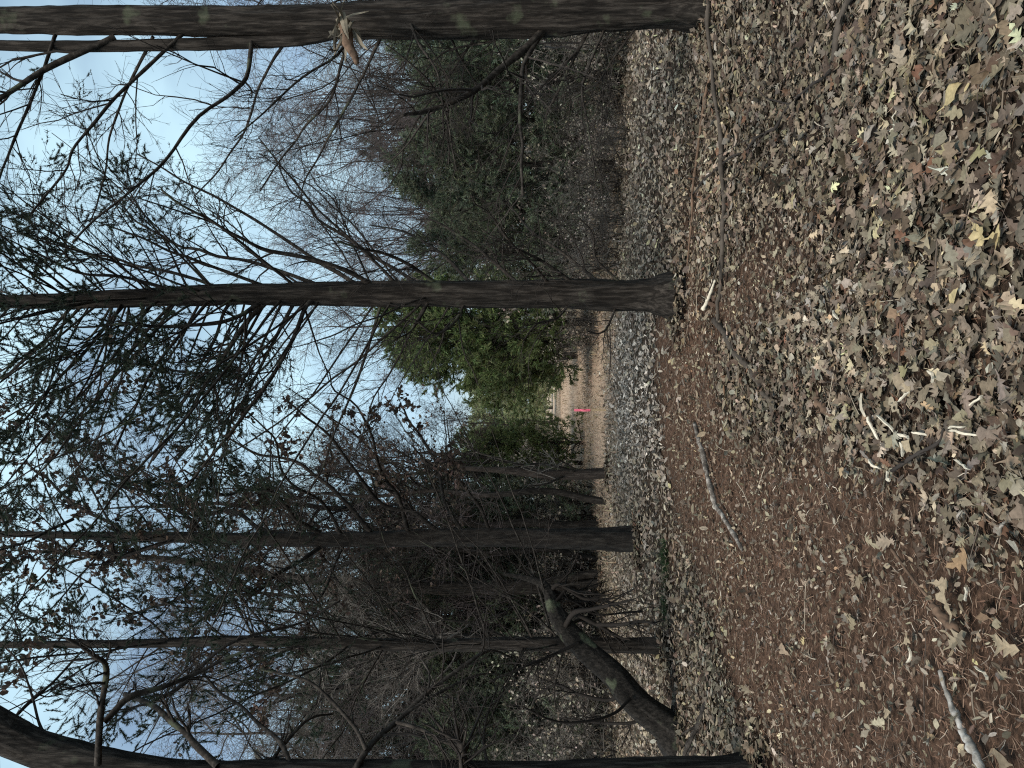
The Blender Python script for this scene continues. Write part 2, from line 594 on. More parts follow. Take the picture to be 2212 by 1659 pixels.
def leaf_shape(kind, seed):
    r = np.random.default_rng(seed)
    st = np.array(ST[kind])
    s = st[:, 0]
    wl_ = st[:, 1] * (1 + r.uniform(-.25, .25, len(st)))
    wr_ = st[:, 1] * (1 + r.uniform(-.25, .25, len(st)))
    ca, cb, tw = r.uniform(-0.9, 1.8), r.uniform(-0.5, 0.9), r.uniform(-0.6, 0.6)
    def bend(x, y):
        z = ca * y * y + cb * (x - .45) ** 2 + tw * (x - .5) * y + 0.02 * np.sin(9 * x + seed) * np.sign(y)
        return z
    skew = 0.12 * r.uniform(-1, 1) * np.sin(s * math.pi)
    sh = np.where(st[:, 1] > 0.22, 0.05, 0)          # lobes sweep forward
    pl = np.stack([s + sh, wl_ + skew, bend(s, wl_)], -1)
    pc = np.stack([s, skew, bend(s, 0 * s)], -1)
    pr = np.stack([s + sh, -wr_ + skew, bend(s, -wr_)], -1)
    stem_v = np.array([[-.22, .012, .03], [-.22, -.012, .03]])
    v = np.vstack([pl, pc, pr, stem_v])
    n = len(s)
    f = []
    for i in range(n - 1):
        f.append((n + i, n + i + 1, i + 1, i))
        f.append((2 * n + i, 2 * n + i + 1, n + i + 1, n + i))
    f.append((3 * n, 3 * n + 1, 2 * n, 0))
    v[:, 0] -= 0.5
    v[:, 2] -= v[:, 2].mean()
    return v, np.array(f)


def coarse_leaf(seed):
    r = np.random.default_rng(seed)
    c = r.uniform(-0.5, 1.4)
    w = r.uniform(.16, .34)
    v = np.array([[-.5, 0, 0], [-.15, w, c * w * w], [.25, w * .8, c * w * w * .7], [.5, 0, r.uniform(-.1, .2)], [.2, -w, c * w * w], [-.2, -w * .8, c * w * w * .7]])
    v[:, 2] += 0.02
    return v, np.array([(0, 1, 2, 3), (0, 3, 4, 5)])


def far_leaf(seed):
    r = np.random.default_rng(seed + 50)
    w = r.uniform(.2, .38)
    v = np.array([[-.5, 0, 0], [r.uniform(-.1, .1), w, r.uniform(0, .15)], [.5, 0, r.uniform(-.1, .1)], [r.uniform(-.1, .1), -w, r.uniform(0, .15)]])
    return v, np.array([(0, 1, 2, 3)])


FARLEAF = [far_leaf(i) for i in range(6)]
LEAVES = [leaf_shape(k, i * 7 + 1) for i, k in enumerate(['post_oak', 'white_oak', 'red_oak', 'plain', 'post_oak', 'white_oak', 'red_oak', 'plain', 'post_oak', 'white_oak', 'post_oak', 'red_oak'])]
COARSE = [coarse_leaf(i) for i in range(8)]
PAL = np.array([(0.215, 0.165, 0.118), (0.26, 0.20, 0.138), (0.18, 0.138, 0.102), (0.13, 0.09, 0.064), (0.24, 0.20, 0.16), (0.31, 0.25, 0.17),
                (0.085, 0.05, 0.034), (0.15, 0.073, 0.042), (0.40, 0.325, 0.175), (0.29, 0.255, 0.215), (0.30, 0.20, 0.115)])
PALP = np.array([.19, .12, .20, .18, .10, .045, .09, .02, .010, .04, .01])


def rand_rot(N, tilt):
    """random yaw, tilt about a random horizontal axis -> (N,3,3)"""
    yaw = rng.uniform(0, 2 * math.pi, N)
    ta = np.abs(rng.normal(0, tilt, N))
    ax = rng.uniform(0, 2 * math.pi, N)
    flip = np.where(rng.random(N) < 0.4, math.pi, 0.0)
    def Rz(a):
        c, s, o, z = np.cos(a), np.sin(a), np.ones_like(a), np.zeros_like(a)
        return np.stack([np.stack([c, -s, z], -1), np.stack([s, c, z], -1), np.stack([z, z, o], -1)], -2)
    def Rx(a):
        c, s, o, z = np.cos(a), np.sin(a), np.ones_like(a), np.zeros_like(a)
        return np.stack([np.stack([o, z, z], -1), np.stack([z, c, -s], -1), np.stack([z, s, c], -1)], -2)
    return Rz(ax) @ Rx(ta) @ Rz(yaw - ax) @ Rx(flip)


def in_view(n, d0, d1, margin=1.12, power=1.0):
    """n random ground points inside the picture's wedge between two distances"""
    u = rng.random(n)
    d = (d0 ** (2 * power) + u * (d1 ** (2 * power) - d0 ** (2 * power))) ** (1 / (2 * power))
    edge = (829.5 / F) * d * margin
    x = rng.uniform(-1, 1, n) * edge + rng.normal(0, 0.15, n)
    if margin > 1.0:                       # the floor goes on past the picture's edges
        out = rng.random(n) < np.clip(0.9 / (edge + 0.9), 0, 0.3)
        x = np.where(out, np.where(rng.random(n) < 0.5, -1, 1) * (edge + rng.random(n) * 1.6), x)
    return x, d


def place(shapes, x, y, zoff, size, tilt, colour, acc):
    N = len(x)
    R = rand_rot(N, tilt)
    which = rng.integers(0, len(shapes), N)
    pos = np.stack([x, y, gz(x, y) + zoff], -1)
    for w, (v, f) in enumerate(shapes):
        m = which == w
        if not m.any():
            continue
        vv = np.einsum('nij,vj->nvi', R[m], v) * size[m][:, None, None] + pos[m][:, None]
        k = len(v)
        ff = (f[None] + (np.arange(m.sum()) * k)[:, None, None]).reshape(-1, f.shape[1])
        acc.add(vv.reshape(-1, 3), ff, np.repeat(colour[m], k, 0))


def pal_col(N, grey=0.0):
    c = PAL[rng.choice(len(PAL), N, p=PALP / PALP.sum())]
    c = np.minimum(c * np.exp(rng.normal(-0.06, 0.38, (N, 1))) * rng.uniform(0.93, 1.07, (N, 3)), 0.62)
    c = (c * 0.86 + 0.14 * c.mean(1, keepdims=True)) * np.array([1.02, 1.05, 1.0])
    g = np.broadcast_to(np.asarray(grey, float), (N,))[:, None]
    return c * (1 - g) + g * np.array([0.56, 0.515, 0.46]) * np.exp(rng.normal(-0.2, 0.5, (N, 1)))  # pale grey share also carries the painted sky sheen


acc = Acc()
x, y = in_view(38000, 1.6, 7.0, power=0.8)
keep = rng.random(len(x)) < np.clip((1.0 - 0.93 * path_mask(x, y)) * np.clip((n2(x, y, 0.45, 13) - 0.22) * 3.0, 0.12, 1), 0.03, 1)
x, y = x[keep], y[keep]
N = len(x)
sz = rng.triangular(0.03, 0.062, 0.115, N) * np.clip(1.42 - 0.1 * y, 1.0, 1.25) * (1 - 0.35 * path_mask(x, y))
damp = 0.55 + 0.65 * np.clip(n2(x, y, 0.8, 14) * 1.6 - 0.3, 0, 1)
nc, nz_ = pal_col(N) * damp[:, None], rng.uniform(0.0, 0.05, N)
for kk, shp in ((y < 5.6, LEAVES), (y >= 5.6, COARSE)):
    place(shp, x[kk], y[kk], nz_[kk], sz[kk], 0.45, nc[kk], acc)
litter = obj('leaf_litter', acc.mesh('leaf_litter'), M['litter'], ground)
litter['kind'] = 'stuff'

acc = Acc()
x, y = in_view(92000, 5.8, 24, power=0.68)
pmv, tmv = path_mask(x, y), trail_mask(x, y)
keep = rng.random(len(x)) < np.clip(1.0 - 0.9 * pmv - 0.9 * tmv, 0.04, 1)
x, y = x[keep], y[keep]
N = len(x)
grey_sheen = np.clip((y - 7.3) / 2.2 + (n2(x, y, 0.9, 15) - 0.5) * 0.9, 0, 1) * np.clip((17 - y) / 5, 0.25, 1) * rng.uniform(0.2, 1.0, N) * np.clip(1.35 - np.abs(x + 0.1) / np.maximum(y, 1) / 0.13, 0.22, 1)  # mid-distance leaves: pale grey, with sky sheen painted into their colour
fc, fz, fs = pal_col(N, grey_sheen), rng.uniform(0.0, 0.05, N), rng.triangular(0.03, 0.06, 0.115, N)
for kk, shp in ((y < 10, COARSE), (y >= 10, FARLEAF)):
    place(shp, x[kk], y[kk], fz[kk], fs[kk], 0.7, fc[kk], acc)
# the nearer broken bits between the whole leaves
x, y = in_view(44000, 1.6, 8.0, power=0.8)
keep = rng.random(len(x)) < 1 - 0.5 * path_mask(x, y)
x, y = x[keep], y[keep]
N = len(x)
place(COARSE, x, y, rng.uniform(0.0, 0.035, N), rng.uniform(0.012, 0.045, N), 0.7, pal_col(N), acc)
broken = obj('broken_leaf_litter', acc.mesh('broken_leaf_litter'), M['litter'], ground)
broken['kind'] = 'stuff'

# needle duff and shredded bark on the path: thin curved shreds
acc = Acc()
x, y = in_view(145000, 1.6, 11, power=0.75)
pmv = path_mask(x, y)
keep = rng.random(len(x)) < np.clip(0.16 + 0.9 * pmv, 0, 1)
x, y, pmv = x[keep], y[keep], pmv[keep]
N = len(x)
sh = np.array([[-.5, .035, 0], [-.5, -.035, 0], [0.02, -.04, .06], [0.02, .04, .06], [.5, .0, 0.0], [.5, .02, 0]])
sh2 = np.array([[-.5, .03, .04], [-.5, -.03, .04], [0.0, .06, 0.], [0.0, .12, 0.], [.5, .0, 0.1], [.5, .03, .1]])
sf = np.array([(0, 1, 2, 3), (3, 2, 4, 5)])
dc = np.array([(0.125, 0.074, 0.050), (0.19, 0.128, 0.090), (0.07, 0.043, 0.031), (0.33, 0.275, 0.215), (0.50, 0.45, 0.37)])
dvar = 0.7 + 0.6 * n2(x, y, 0.5, 16)
dcol = dvar[:, None] * dc[rng.choice(5, N, p=[.34, .29, .28, .07, .02])] * rng.uniform(0.7, 1.3, (N, 1))
dz, ds = rng.uniform(0.0, 0.014, N), rng.uniform(0.02, 0.062, N)
sh3 = np.array([[-.5, .03, 0], [-.5, -.03, 0], [.5, -.02, .05], [.5, .03, .05]])
for kk, shp in ((y < 5.5, [(sh, sf), (sh2, sf)]), (y >= 5.5, [(sh3, np.array([(0, 1, 2, 3)]))])):
    place(shp, x[kk], y[kk], dz[kk], ds[kk], 0.3, dcol[kk], acc)
duff = obj('needle_duff', acc.mesh('needle_duff'), M['duff'], ground)
duff['kind'] = 'stuff'

# dry grass on the far trail and its edges
acc = Acc()
x, y = in_view(26000, 13, 50, power=0.55)
keep = rng.random(len(x)) < 0.25 + 0.75 * np.clip(band(x, y, TRAIL, TRAILW + 1.5, 1.0), 0, 1)
x, y = x[keep], y[keep]
N = len(x)
sb = G(1306, 886)
kk = np.hypot(x - sb[0], (y - sb[1]) * .4) > 0.35
x, y = x[kk], y[kk]
N = len(x)
p0 = np.stack([x, y, gz(x, y)], -1)
h = rng.uniform(0.04, 0.16, N)
tip = p0 + np.stack([rng.normal(0, .06, N), rng.normal(0, .06, N), h], -1)
wv = np.stack([rng.uniform(.006, .014, N), rng.normal(0, .004, N), 0 * x], -1)
v = np.stack([p0 - wv, p0 + wv, tip], 1).reshape(-1, 3)
acc.add(v, np.arange(len(v)).reshape(-1, 3), jit_col((0.37, 0.29, 0.21), N, 3, 0.4, 0.08))
grass = obj('dry_grass', acc.mesh('dry_grass'), M['dry_leaf'], ground)
grass['kind'] = 'stuff'

# single leaves lying on top, the nearest ones
lm = []
for i, (v, f) in enumerate(LEAVES):
    lm.append(mk_mesh('leaf', v * np.array([1, 1, 1.25]), f))
    lm[-1].materials.append(M['litter_single'])
single = []
x, y = in_view(287, 2.35, 4.6, 1.0, 0.8)
keep = (path_mask(x, y) < 0.5) | (rng.random(len(x)) < 0.25)
for px, py in zip(x[keep], y[keep]):
    single.append((px, py, rng.uniform(0.07, 0.125), None, None))
for (sx, sy, s, ci, k) in ((2085, 205, .15, 8, 3), (2180, 520, .13, 8, 6), (2140, 505, .12, 8, 0), (2065, 20, .11, 1, 2), (1985, 850, .11, 5, 9), (2075, 1290, .16, 5, 0),
                           (1985, 1385, .10, 5, 2), (2090, 640, .10, 8, 3), (2010, 590, .13, 5, 8), (1900, 290, .14, 9, 3), (1755, 1385, .085, 8, 5), (1890, 1485, .07, 5, 8),
                           (2200, 1390, .15, 5, 1), (1940, 1530, .13, 5, 0), (2040, 360, .12, 7, 3), (2000, 830, .12, 4, 6), (2100, 1200, .15, 10, 2)):
    g = G(sx, sy)
    single.append((g[0], g[1], s * 0.82, ci, k))
for (px, py, s, ci, k) in single:
    o = bpy.data.objects.new('leaf', lm[int(rng.integers(0, len(lm))) if k is None else k])
    C.objects.link(o)
    o.parent = ground
    R = rand_rot(1, 0.3)[0] if ci is None else rand_rot(1, 0.12)[0]
    if ci is not None and R[2, 2] < 0:
        R = R @ np.diag([1, -1, -1])
    o.matrix_local = Matrix.Translation((px, py, float(gz(px, py)) + (rng.uniform(0.025, 0.045) if ci is None else 0.05))) @ Matrix(R.tolist()).to_4x4() @ Matrix.Scale(float(s), 4)
    c = pal_col(1)[0] * 1.05 if ci is None else PAL[ci] * 1.0
    o.color = (*[float(v) for v in c], 1)

# ------------------------------------------------------------------ trees
def px_poly(pts, d0, d1=None, hw=None):
    """picture polyline -> world points at depths d0..d1 and radii from half widths in pixels"""
    d1 = d0 if d1 is None else d1
    n = len(pts)
    ds = np.linspace(d0, d1, n)
    w = np.array([P(p[0], p[1], d) for p, d in zip(pts, ds)])
    hw = np.linspace(hw[0], hw[-1], n) if len(hw) != n else np.array(hw, float)
    return w, hw / F * ds


def join_limbs(lines, trunk_x, d0, d1):
    """picture limbs whose first point lies on the axis of a trunk given by its picture heights"""
    tx = np.array(trunk_x, float)[::-1]
    td = np.linspace(d0, d1, len(tx))[::-1]
    out = []
    for p, a, b, hw in lines:
        t = float(np.interp(p[0][0], tx, td))
        out.append(px_poly(p, t, b + (t - a), hw))
    return out


def trunk_part(root, pts, rad, mat, n=150, k=40, ridge=0.10, seed=0, name='trunk', origin=None, flute=0.06, rough_end=0.0):
    v, f, tri, p, r = bark_tube(pts, rad, n, k, ridge, seed, flute, True, rough_end)
    me = mk_mesh(name, v - origin, [f, tri], None, True)
    obj(name, me, mat, root)
    return p, r


BASES = []


def flare(pts, rad):
    """root flare and a foot sunk into the soil below a base point"""
    b = np.asarray(pts[0], float)
    g = float(gz(b[0], b[1]))
    BASES.append((b[0], b[1], rad[0]))
    up = nrm(np.asarray(pts[1], float) - b)
    p = np.vstack([[b[0], b[1], g - 0.15], [b[0], b[1], g + 0.0], b * [1, 1, 0] + [0, 0, g] + up * rad[0] * 1.1, pts[1:]])
    r = np.concatenate([[rad[0] * 1.6, rad[0] * 1.32, rad[0] * 1.04], rad[1:]])
    return p, r


LIMBS = []      # the limb objects made last


def limb_parts(root, lines, origin, mat, k=7, n=26, name='limb', seed=0, wob=0.09, slim=0.72):
    """each explicit limb a mesh of its own; lines: [(pts, rad)] -> stacked polylines, radii"""
    PP, RR = [], []
    LIMBS.clear()
    for j, (p, r) in enumerate(lines):
        q = resample(np.column_stack([p, r]), n)
        pp, rr = q[:, :3], np.maximum(q[:, 3] * slim, 0.002)
        L = np.linalg.norm(pp[-1] - pp[0])
        amp = wob * min(L, 2.0) * 0.5 * np.linspace(0.15, 1, n)
        for ax in range(3):
            pp[:, ax] += (vnoise(np.stack([np.linspace(0, L * 3.0, n), np.full(n, j * 3.7 + ax * 11.3 + seed), np.zeros(n)], -1), 31) - 0.5) * amp
        rr = rr * (1 + 0.25 * (vnoise(np.stack([np.linspace(0, L * 9, n), np.full(n, j + seed * 1.0), np.zeros(n)], -1), 32) - 0.5))
        v, f = tubes(pp[None], rr[None], k)
        e = np.arange((n - 1) * k, n * k)
        v = np.vstack([v, pp[-1:] + nrm(pp[-1:] - pp[-2:-1]) * rr[-1] * 0.5])
        tri = np.stack([e, np.roll(e, -1), np.full(k, len(v) - 1)], -1)
        LIMBS.append(obj(name, mk_mesh(name, v - origin, [f, tri], None, True), mat, root))
        PP.append(pp)
        RR.append(rr)
    return np.array(PP), np.array(RR)


def random_limbs(tp, tr, m, tmin, tmax, elev, L, rad, n=26, azi=None, curve=0.05, bias=(0, 0, 0.02)):
    """m limbs along a trunk polyline (K,3); elev in degrees above horizontal"""
    K = len(tp)
    t = np.sort(rng.uniform(tmin, tmax, m)) * (K - 1)
    i = np.minimum(t.astype(int), K - 2)
    f = (t - i)[:, None]
    p = tp[i] * (1 - f) + tp[i + 1] * f
    az = rng.uniform(0, 2 * math.pi, m) if azi is None else np.radians(rng.uniform(azi[0], azi[1], m))
    el = np.radians(rng.uniform(elev[0], elev[1], m))
    d = np.stack([np.cos(az) * np.cos(el), np.sin(az) * np.cos(el), np.sin(el)], -1)
    ln_ = rng.uniform(L[0], L[1], m)
    w = walk(p, d, ln_, 9, curve, bias)
    out = []
    for j in range(m):
        r0 = rng.uniform(rad[0], rad[1])
        out.append((w[j], np.linspace(r0, r0 * 0.3, 9)))
    return out


def twigs_part(root, levels, origin, mat, name='twigs'):
    acc = Acc()
    for pts, rad, k in levels:
        v, f = tubes(pts, rad, k)
        acc.add(v, f)
    o = obj(name, acc.mesh(name, True, origin), mat, root)
    o['kind'] = 'stuff'
    return o


def crown_part(root, p, d, L, blades, width, col, origin, name='crown', spread=0.7, amt=0.4):
    v, f = sprays(p, d, L, blades, width, spread, 0.1)
    o = obj(name, mk_mesh(name, v - origin, f, jit_col(col, len(p), blades * 3, amt, 0.12)), M['needles'], root)
    o['kind'] = 'stuff'
    return o


def leaf_part(root, p, size, col, origin, name='leaves', amt=0.4):
    """hanging dead leaves: bent hexagons"""
    N = len(p)
    sh = np.array([[0, 0, 0], [.3, .28, .06], [.75, .25, -.04], [1, 0, .1], [.7, -.27, .05], [.28, -.25, -.05]])
    a = nrm(rng.normal(0, 1, (N, 3)) + np.array([0, 0, -0.5]))
    b = nrm(np.cross(a, rng.normal(0, 1, (N, 3))))
    c = np.cross(a, b)
    s = rng.uniform(size[0], size[1], (N, 1, 1))
    v = p[:, None] + s * (sh[None, :, 0:1] * a[:, None] + sh[None, :, 1:2] * b[:, None] + sh[None, :, 2:3] * c[:, None])
    i6 = (np.arange(N) * 6)[:, None, None]
    f = (np.array([(0, 1, 2, 3), (0, 3, 4, 5)])[None] + i6).reshape(-1, 4)
    o = obj(name, mk_mesh(name, v.reshape(-1, 3) - origin, f, jit_col(col, N, 6, amt, 0.1)), M['dry_leaf'], root)
    o['kind'] = 'stuff'
    return o


def tips(pts):
    return pts[:, -1], nrm(pts[:, -1] - pts[:, -2])


def along(pts, m, t0=0.2, t1=1.0):
    N, k, _ = pts.shape
    t = rng.uniform(t0, t1, (N, m)) * (k - 1)
    i = np.minimum(t.astype(int), k - 2)
    f = (t - i)[..., None]
    ar = np.arange(N)[:, None]
    p = pts[ar, i] * (1 - f) + pts[ar, i + 1] * f
    d = nrm(pts[ar, i + 1] - pts[ar, i])
    return p.reshape(-1, 3), d.reshape(-1, 3)


def feet(o_pts):
    b = np.asarray(o_pts[0], float)
    return np.array([b[0], b[1], float(gz(b[0], b[1]))])


GREEN = (0.038, 0.052, 0.036)
GREEN_D = (0.135, 0.160, 0.110)
GREEN_LIT = (0.15, 0.195, 0.085)  # cedar green brightened: the open trail's light painted into the needles
GREEN_FAR_LIT = (0.37, 0.40, 0.23)  # palest cedar green: glow and haze of the far clearing painted in


def dress(root, PP, RR, org, twig_mat, m2=8, L2=(0.3, 0.8), m3=6, L3=(0.12, 0.4), m4=0, crown_z=None, crown=None, leaf=None, ang=(0.5, 1.0), bias=(0, 0, 0.03), crown_where=None):
    """secondary branches, twigs and foliage over explicit limbs"""
    p2, r2 = branch_from(PP, RR, m2, 0.15, 1.0, ang, L2, 6, 0.16, bias, 0.5, 0.003)
    p3, r3 = branch_from(p2, r2, m3, 0.2, 1.0, (0.4, 1.0), L3, 4, 0.2, bias, 0.55, 0.0018)
    lv = [(p2, r2, 4), (p3, r3, 3)]
    if m4:
        p4, r4 = branch_from(p3, r3, m4, 0.3, 1.0, (0.4, 1.0), (0.06, 0.2), 3, 0.2, bias, 0.6, 0.0014)
        lv.append((p4, r4, 3))
    for j, lo in enumerate(LIMBS):              # every limb carries its own twigs
        twigs_part(lo, [(a[j * (len(a) // len(PP)):(j + 1) * (len(a) // len(PP))], b[j * (len(a) // len(PP)):(j + 1) * (len(a) // len(PP))], k) for a, b, k in lv], org, twig_mat)
    if crown:
        per, blades, width, col = crown
        q, d = along(p3, per)
        kk = vnoise(q * 1.5, 57) > 0.36
        q, d = q[kk], d[kk]
        if crown_where is not None:
            kk = crown_where(q)
            q, d = q[kk], d[kk]
        if crown_z is not None:
            h = q[:, 2] + rng.normal(0, 0.4, len(q))
            kk = h > crown_z
            q, d = q[kk], d[kk]
        if len(q):
            crown_part(root, q, d, rng.uniform(0.03, 0.07, len(q)), blades, width, col, org, spread=0.95)
    if leaf:
        per, size, col = leaf
        q, d = along(p3, per)
        kk = vnoise(q * 1.3, 55) > 0.42
        leaf_part(root, q[kk], size, col, org)
    return p2, p3


# ---- A: the double-stemmed cedar close by on the right
dA = 6.7
pa, ra = px_poly([(1530, -5), (1400, 12), (1200, 30), (900, 44), (600, 48), (300, 46), (0, 44), (-250, 40)], dA, dA + 0.3, [56, 48, 43, 37, 30, 28, 25, 18])
org = feet(pa)
tA = thing('cedar_tree', 'double-stemmed cedar with a splintered limb stub, nearest tree on the right', 'tree', org, 'cedars with bare lower limbs')
pa, ra = flare(pa, ra)
tpA, trA = trunk_part(tA, pa, ra, M['cedar_bark'], 260, 56, 0.16, 3, origin=org, flute=0.08)
pb, rb = px_poly([(760, 62), (650, 84), (500, 93), (300, 98), (100, 100), (-200, 92)], dA + 0.14, dA + 0.3, [13, 13, 13, 12, 11, 8])
trunk_part(tA, pb, rb, M['cedar_bark'], 140, 26, 0.14, 9, name='stem', origin=org)
linesA = join_limbs((
    ([(545, 85), (533, 160), (510, 197), (433, 240), (370, 327), (323, 380), (247, 447), (160, 520)], 6.7, 5.6, [7, 3]),
    ([(400, 70), (293, 167), (227, 230), (167, 307), (127, 377), (60, 460)], 6.7, 6.2, [6, 3]),
    ([(250, 80), (100, 147), (0, 213), (-80, 260)], 6.7, 6.4, [10, 6]),
    ([(760, 60), (737, 110), (677, 147), (580, 233), (500, 300)], 6.6, 6.0, [5, 2]),
    ([(750, 90), (737, 140), (717, 213), (660, 277), (620, 323), (560, 420)], 6.6, 7.4, [6, 2]),
    ([(1185, 50), (1130, 110), (1070, 157), (1024, 193), (957, 223), (897, 240), (870, 250)], 6.7, 6.1, [13, 5]),
    ([(1170, 70), (1134, 133), (1124, 187), (1120, 267), (1127, 333), (1137, 423)], 6.7, 5.9, [8, 4]),
    ([(1275, 55), (1237, 133), (1200, 200), (1180, 250)], 6.7, 7.6, [6, 3]),
    ([(1310, 55), (1270, 147), (1260, 213), (1270, 300), (1284, 377)], 6.7, 6.2, [5, 2]),
    ([(867, 10), (897, 80), (937, 150), (967, 247), (980, 360)], 6.6, 5.8, [5, 2]),
    ([(950, 30), (990, 120), (1030, 210), (1010, 300)], 6.7, 7.5, [4, 2]),
    ([(640, 60), (560, 180), (520, 300), (420, 420)], 6.7, 8.0, [5, 2]),
    ([(830, 60), (770, 190), (690, 330), (640, 450)], 6.7, 7.6, [5, 2]),
    ([(1050, 45), (980, 150), (880, 300), (850, 400)], 6.7, 7.9, [4, 2]),
    ([(120, 70), (60, 240), (-20, 420)], 6.7, 6.4, [6, 3]),
    ([(330, 80), (250, 260), (200, 480)], 6.7, 7.9, [5, 2]),
    ([(1090, 55), (1060, 90), (960, 110), (900, 180)], 6.6, 6.9, [4, 2]),
    ([(1390, 35), (1330, 120), (1290, 180), (1240, 210)], 6.6, 7.1, [4, 2]),
), (1530, 1400, 1200, 900, 600, 300, 0, -250), dA, dA + 0.3)
PPA, RRA = limb_parts(tA, linesA, org, M['dead_limb'], seed=1)
dress(tA, PPA, RRA, org, M['twig'], 12, (0.3, 1.1), 7, (0.12, 0.5), 2, crown_z=6.5, crown=(5, 9, 0.006, GREEN))
# the snapped limb stub with torn wood fibres
acc = Acc()
bp0 = P(735, 60, 6.42)
for j in range(20):
    a = bp0 + rng.normal(0, 0.05, 3)
    tgt = P(rng.uniform(715, 790), rng.choice([rng.uniform(85, 150), rng.uniform(0, 45)], p=[.93, .07]), 6.42 + rng.uniform(-0.1, 0.05))
    d = nrm(tgt - a)
    Ls = rng.uniform(0.12, 0.34)
    pp = walk(a[None], d[None], np.array([Ls]), 5, 0.12)
    t = nrm(np.gradient(pp[0], axis=0))
    wv = nrm(np.cross(t, rng.normal(0, 1, 3)))
    th = np.cross(t, wv)
    ww = np.array([0.02, 0.028, 0.022, 0.014, 0.003]) * rng.uniform(0.6, 1.6)
    v = np.stack([pp[0] - wv * ww[:, None], pp[0] - th * 0.006, pp[0] + wv * ww[:, None], pp[0] + th * 0.006], 1).reshape(-1, 3)
    i4 = np.arange(20).reshape(5, 4)
    f = np.stack([i4[:-1], np.roll(i4, -1, 1)[:-1], np.roll(i4, -1, 1)[1:], i4[1:]], -1).reshape(-1, 4)
    acc.add(v, f)
o = obj('splintered_stub', acc.mesh('splintered_stub', False, org), M['snapped'], tA)
o['label'] = 'torn pale wood fibres where a limb snapped off'
lines = [px_poly([(745, 50), (752, 95), (765, 120), (770, 135)], 6.45, 6.3, [20, 9])]
limb_parts(tA, lines, org, M['brown_wood'], name='limb_stub', seed=5, wob=0.02)
o.parent = LIMBS[0]

# ---- B: the straight cedar in the middle
dB = 7.75
base = G(1468, 642)
dB = base[1]
pb, rb = px_poly([(1465, 642), (1380, 638), (1250, 634), (1100, 634), (900, 634), (600, 635), (300, 644), (100, 650), (-120, 652)], dB, dB + 0.25, [40, 33, 31, 29, 27, 23, 19, 15, 11])
org = feet(pb)
tB = thing('cedar_tree', 'straight cedar with a fan of bare limbs, standing alone in the middle of the litter', 'tree', org, 'cedars with bare lower limbs')
pb, rb = flare(pb, rb)
tpB, trB = trunk_part(tB, pb, rb, M['cedar_bark'], 240, 52, 0.16, 14, origin=org, flute=0.07)
linesB = join_limbs((
    ([(815, 620), (730, 580), (600, 545), (520, 515), (430, 470), (350, 410)], dB, dB - 1.2, [8, 3]),
    ([(770, 615), (680, 560), (560, 480), (420, 400), (300, 330)], dB, dB + .5, [7, 2]),
    ([(905, 615), (820, 560), (700, 480), (640, 420), (600, 350)], dB, dB + 1, [6, 2]),
    ([(700, 620), (560, 570), (420, 540), (330, 500), (250, 430)], dB, dB + 1.4, [7, 2]),
    ([(575, 620), (440, 570), (350, 530), (200, 480)], dB, dB - .6, [6, 2]),
    ([(480, 625), (380, 590), (250, 560), (120, 520)], dB, dB + .8, [6, 3]),
    ([(380, 630), (280, 600), (180, 590), (60, 540)], dB, dB - .6, [6, 3]),
    ([(640, 620), (520, 520), (440, 470), (300, 420)], dB, dB - 1.3, [5, 2]),
    ([(860, 615), (760, 520), (640, 400), (560, 300)], dB, dB - .4, [5, 2]),
    ([(573, 645), (520, 683), (460, 696), (350, 706), (267, 696), (150, 700)], dB, dB - .8, [8, 3]),
    ([(580, 648), (553, 670), (487, 766), (443, 836), (400, 903), (330, 990)], dB, dB + .4, [10, 4]),
    ([(690, 645), (663, 663), (627, 740), (577, 826), (517, 906), (450, 990), (400, 1060)], dB, dB - .6, [8, 4]),
    ([(450, 650), (433, 670), (333, 793), (287, 886), (250, 980)], dB, dB - 1, [6, 3]),
    ([(380, 650), (317, 740), (240, 820), (150, 920)], dB, dB + .7, [6, 3]),
    ([(510, 650), (493, 660), (460, 740), (410, 836), (377, 903), (320, 1010)], dB, dB + 1.2, [6, 3]),
    ([(640, 648), (600, 720), (560, 800), (530, 860), (480, 950)], dB, dB + 1.6, [6, 3]),
    ([(270, 655), (200, 740), (120, 830), (40, 930)], dB, dB - .4, [6, 3]),
    ([(160, 655), (90, 740), (0, 820)], dB, dB + .4, [5, 3]),
    ([(930, 645), (905, 690), (880, 720), (845, 735)], dB, dB - .7, [5, 2]),
    ([(1010, 640), (985, 690), (940, 720), (890, 690), (850, 740)], dB, dB - .6, [5, 2]),
    ([(1130, 622), (1060, 560), (980, 500), (900, 470)], dB, dB + .6, [6, 2]),
    ([(1250, 620), (1180, 570), (1120, 540), (1040, 500)], dB, dB - .6, [6, 2]),
    ([(1300, 615), (1230, 560), (1150, 500), (1110, 450)], dB, dB + .9, [6, 2]),
    ([(1190, 618), (1140, 560), (1060, 470), (1020, 420)], dB, dB - 1.1, [5, 2]),
    ([(1020, 618), (960, 550), (880, 500), (800, 480)], dB, dB + 1.2, [6, 2]),
    ([(950, 618), (880, 570), (800, 540), (730, 520)], dB, dB - .9, [6, 3]),
    ([(1345, 615), (1290, 560), (1280, 510), (1250, 470)], dB, dB - .5, [4, 2]),
    ([(1230, 655), (1200, 690), (1160, 700), (1130, 735)], dB, dB - .4, [5, 2]),
    ([(1330, 665), (1310, 710), (1290, 720), (1265, 712)], dB, dB - .5, [4, 2]),
), (1465, 1380, 1250, 1100, 900, 600, 300, 100, -120), dB, dB + 0.25)
linesB += random_limbs(tpB, trB, 32, 0.55, 0.86, (15, 45), (1.8, 4.2), (0.014, 0.024), azi=(125, 235))
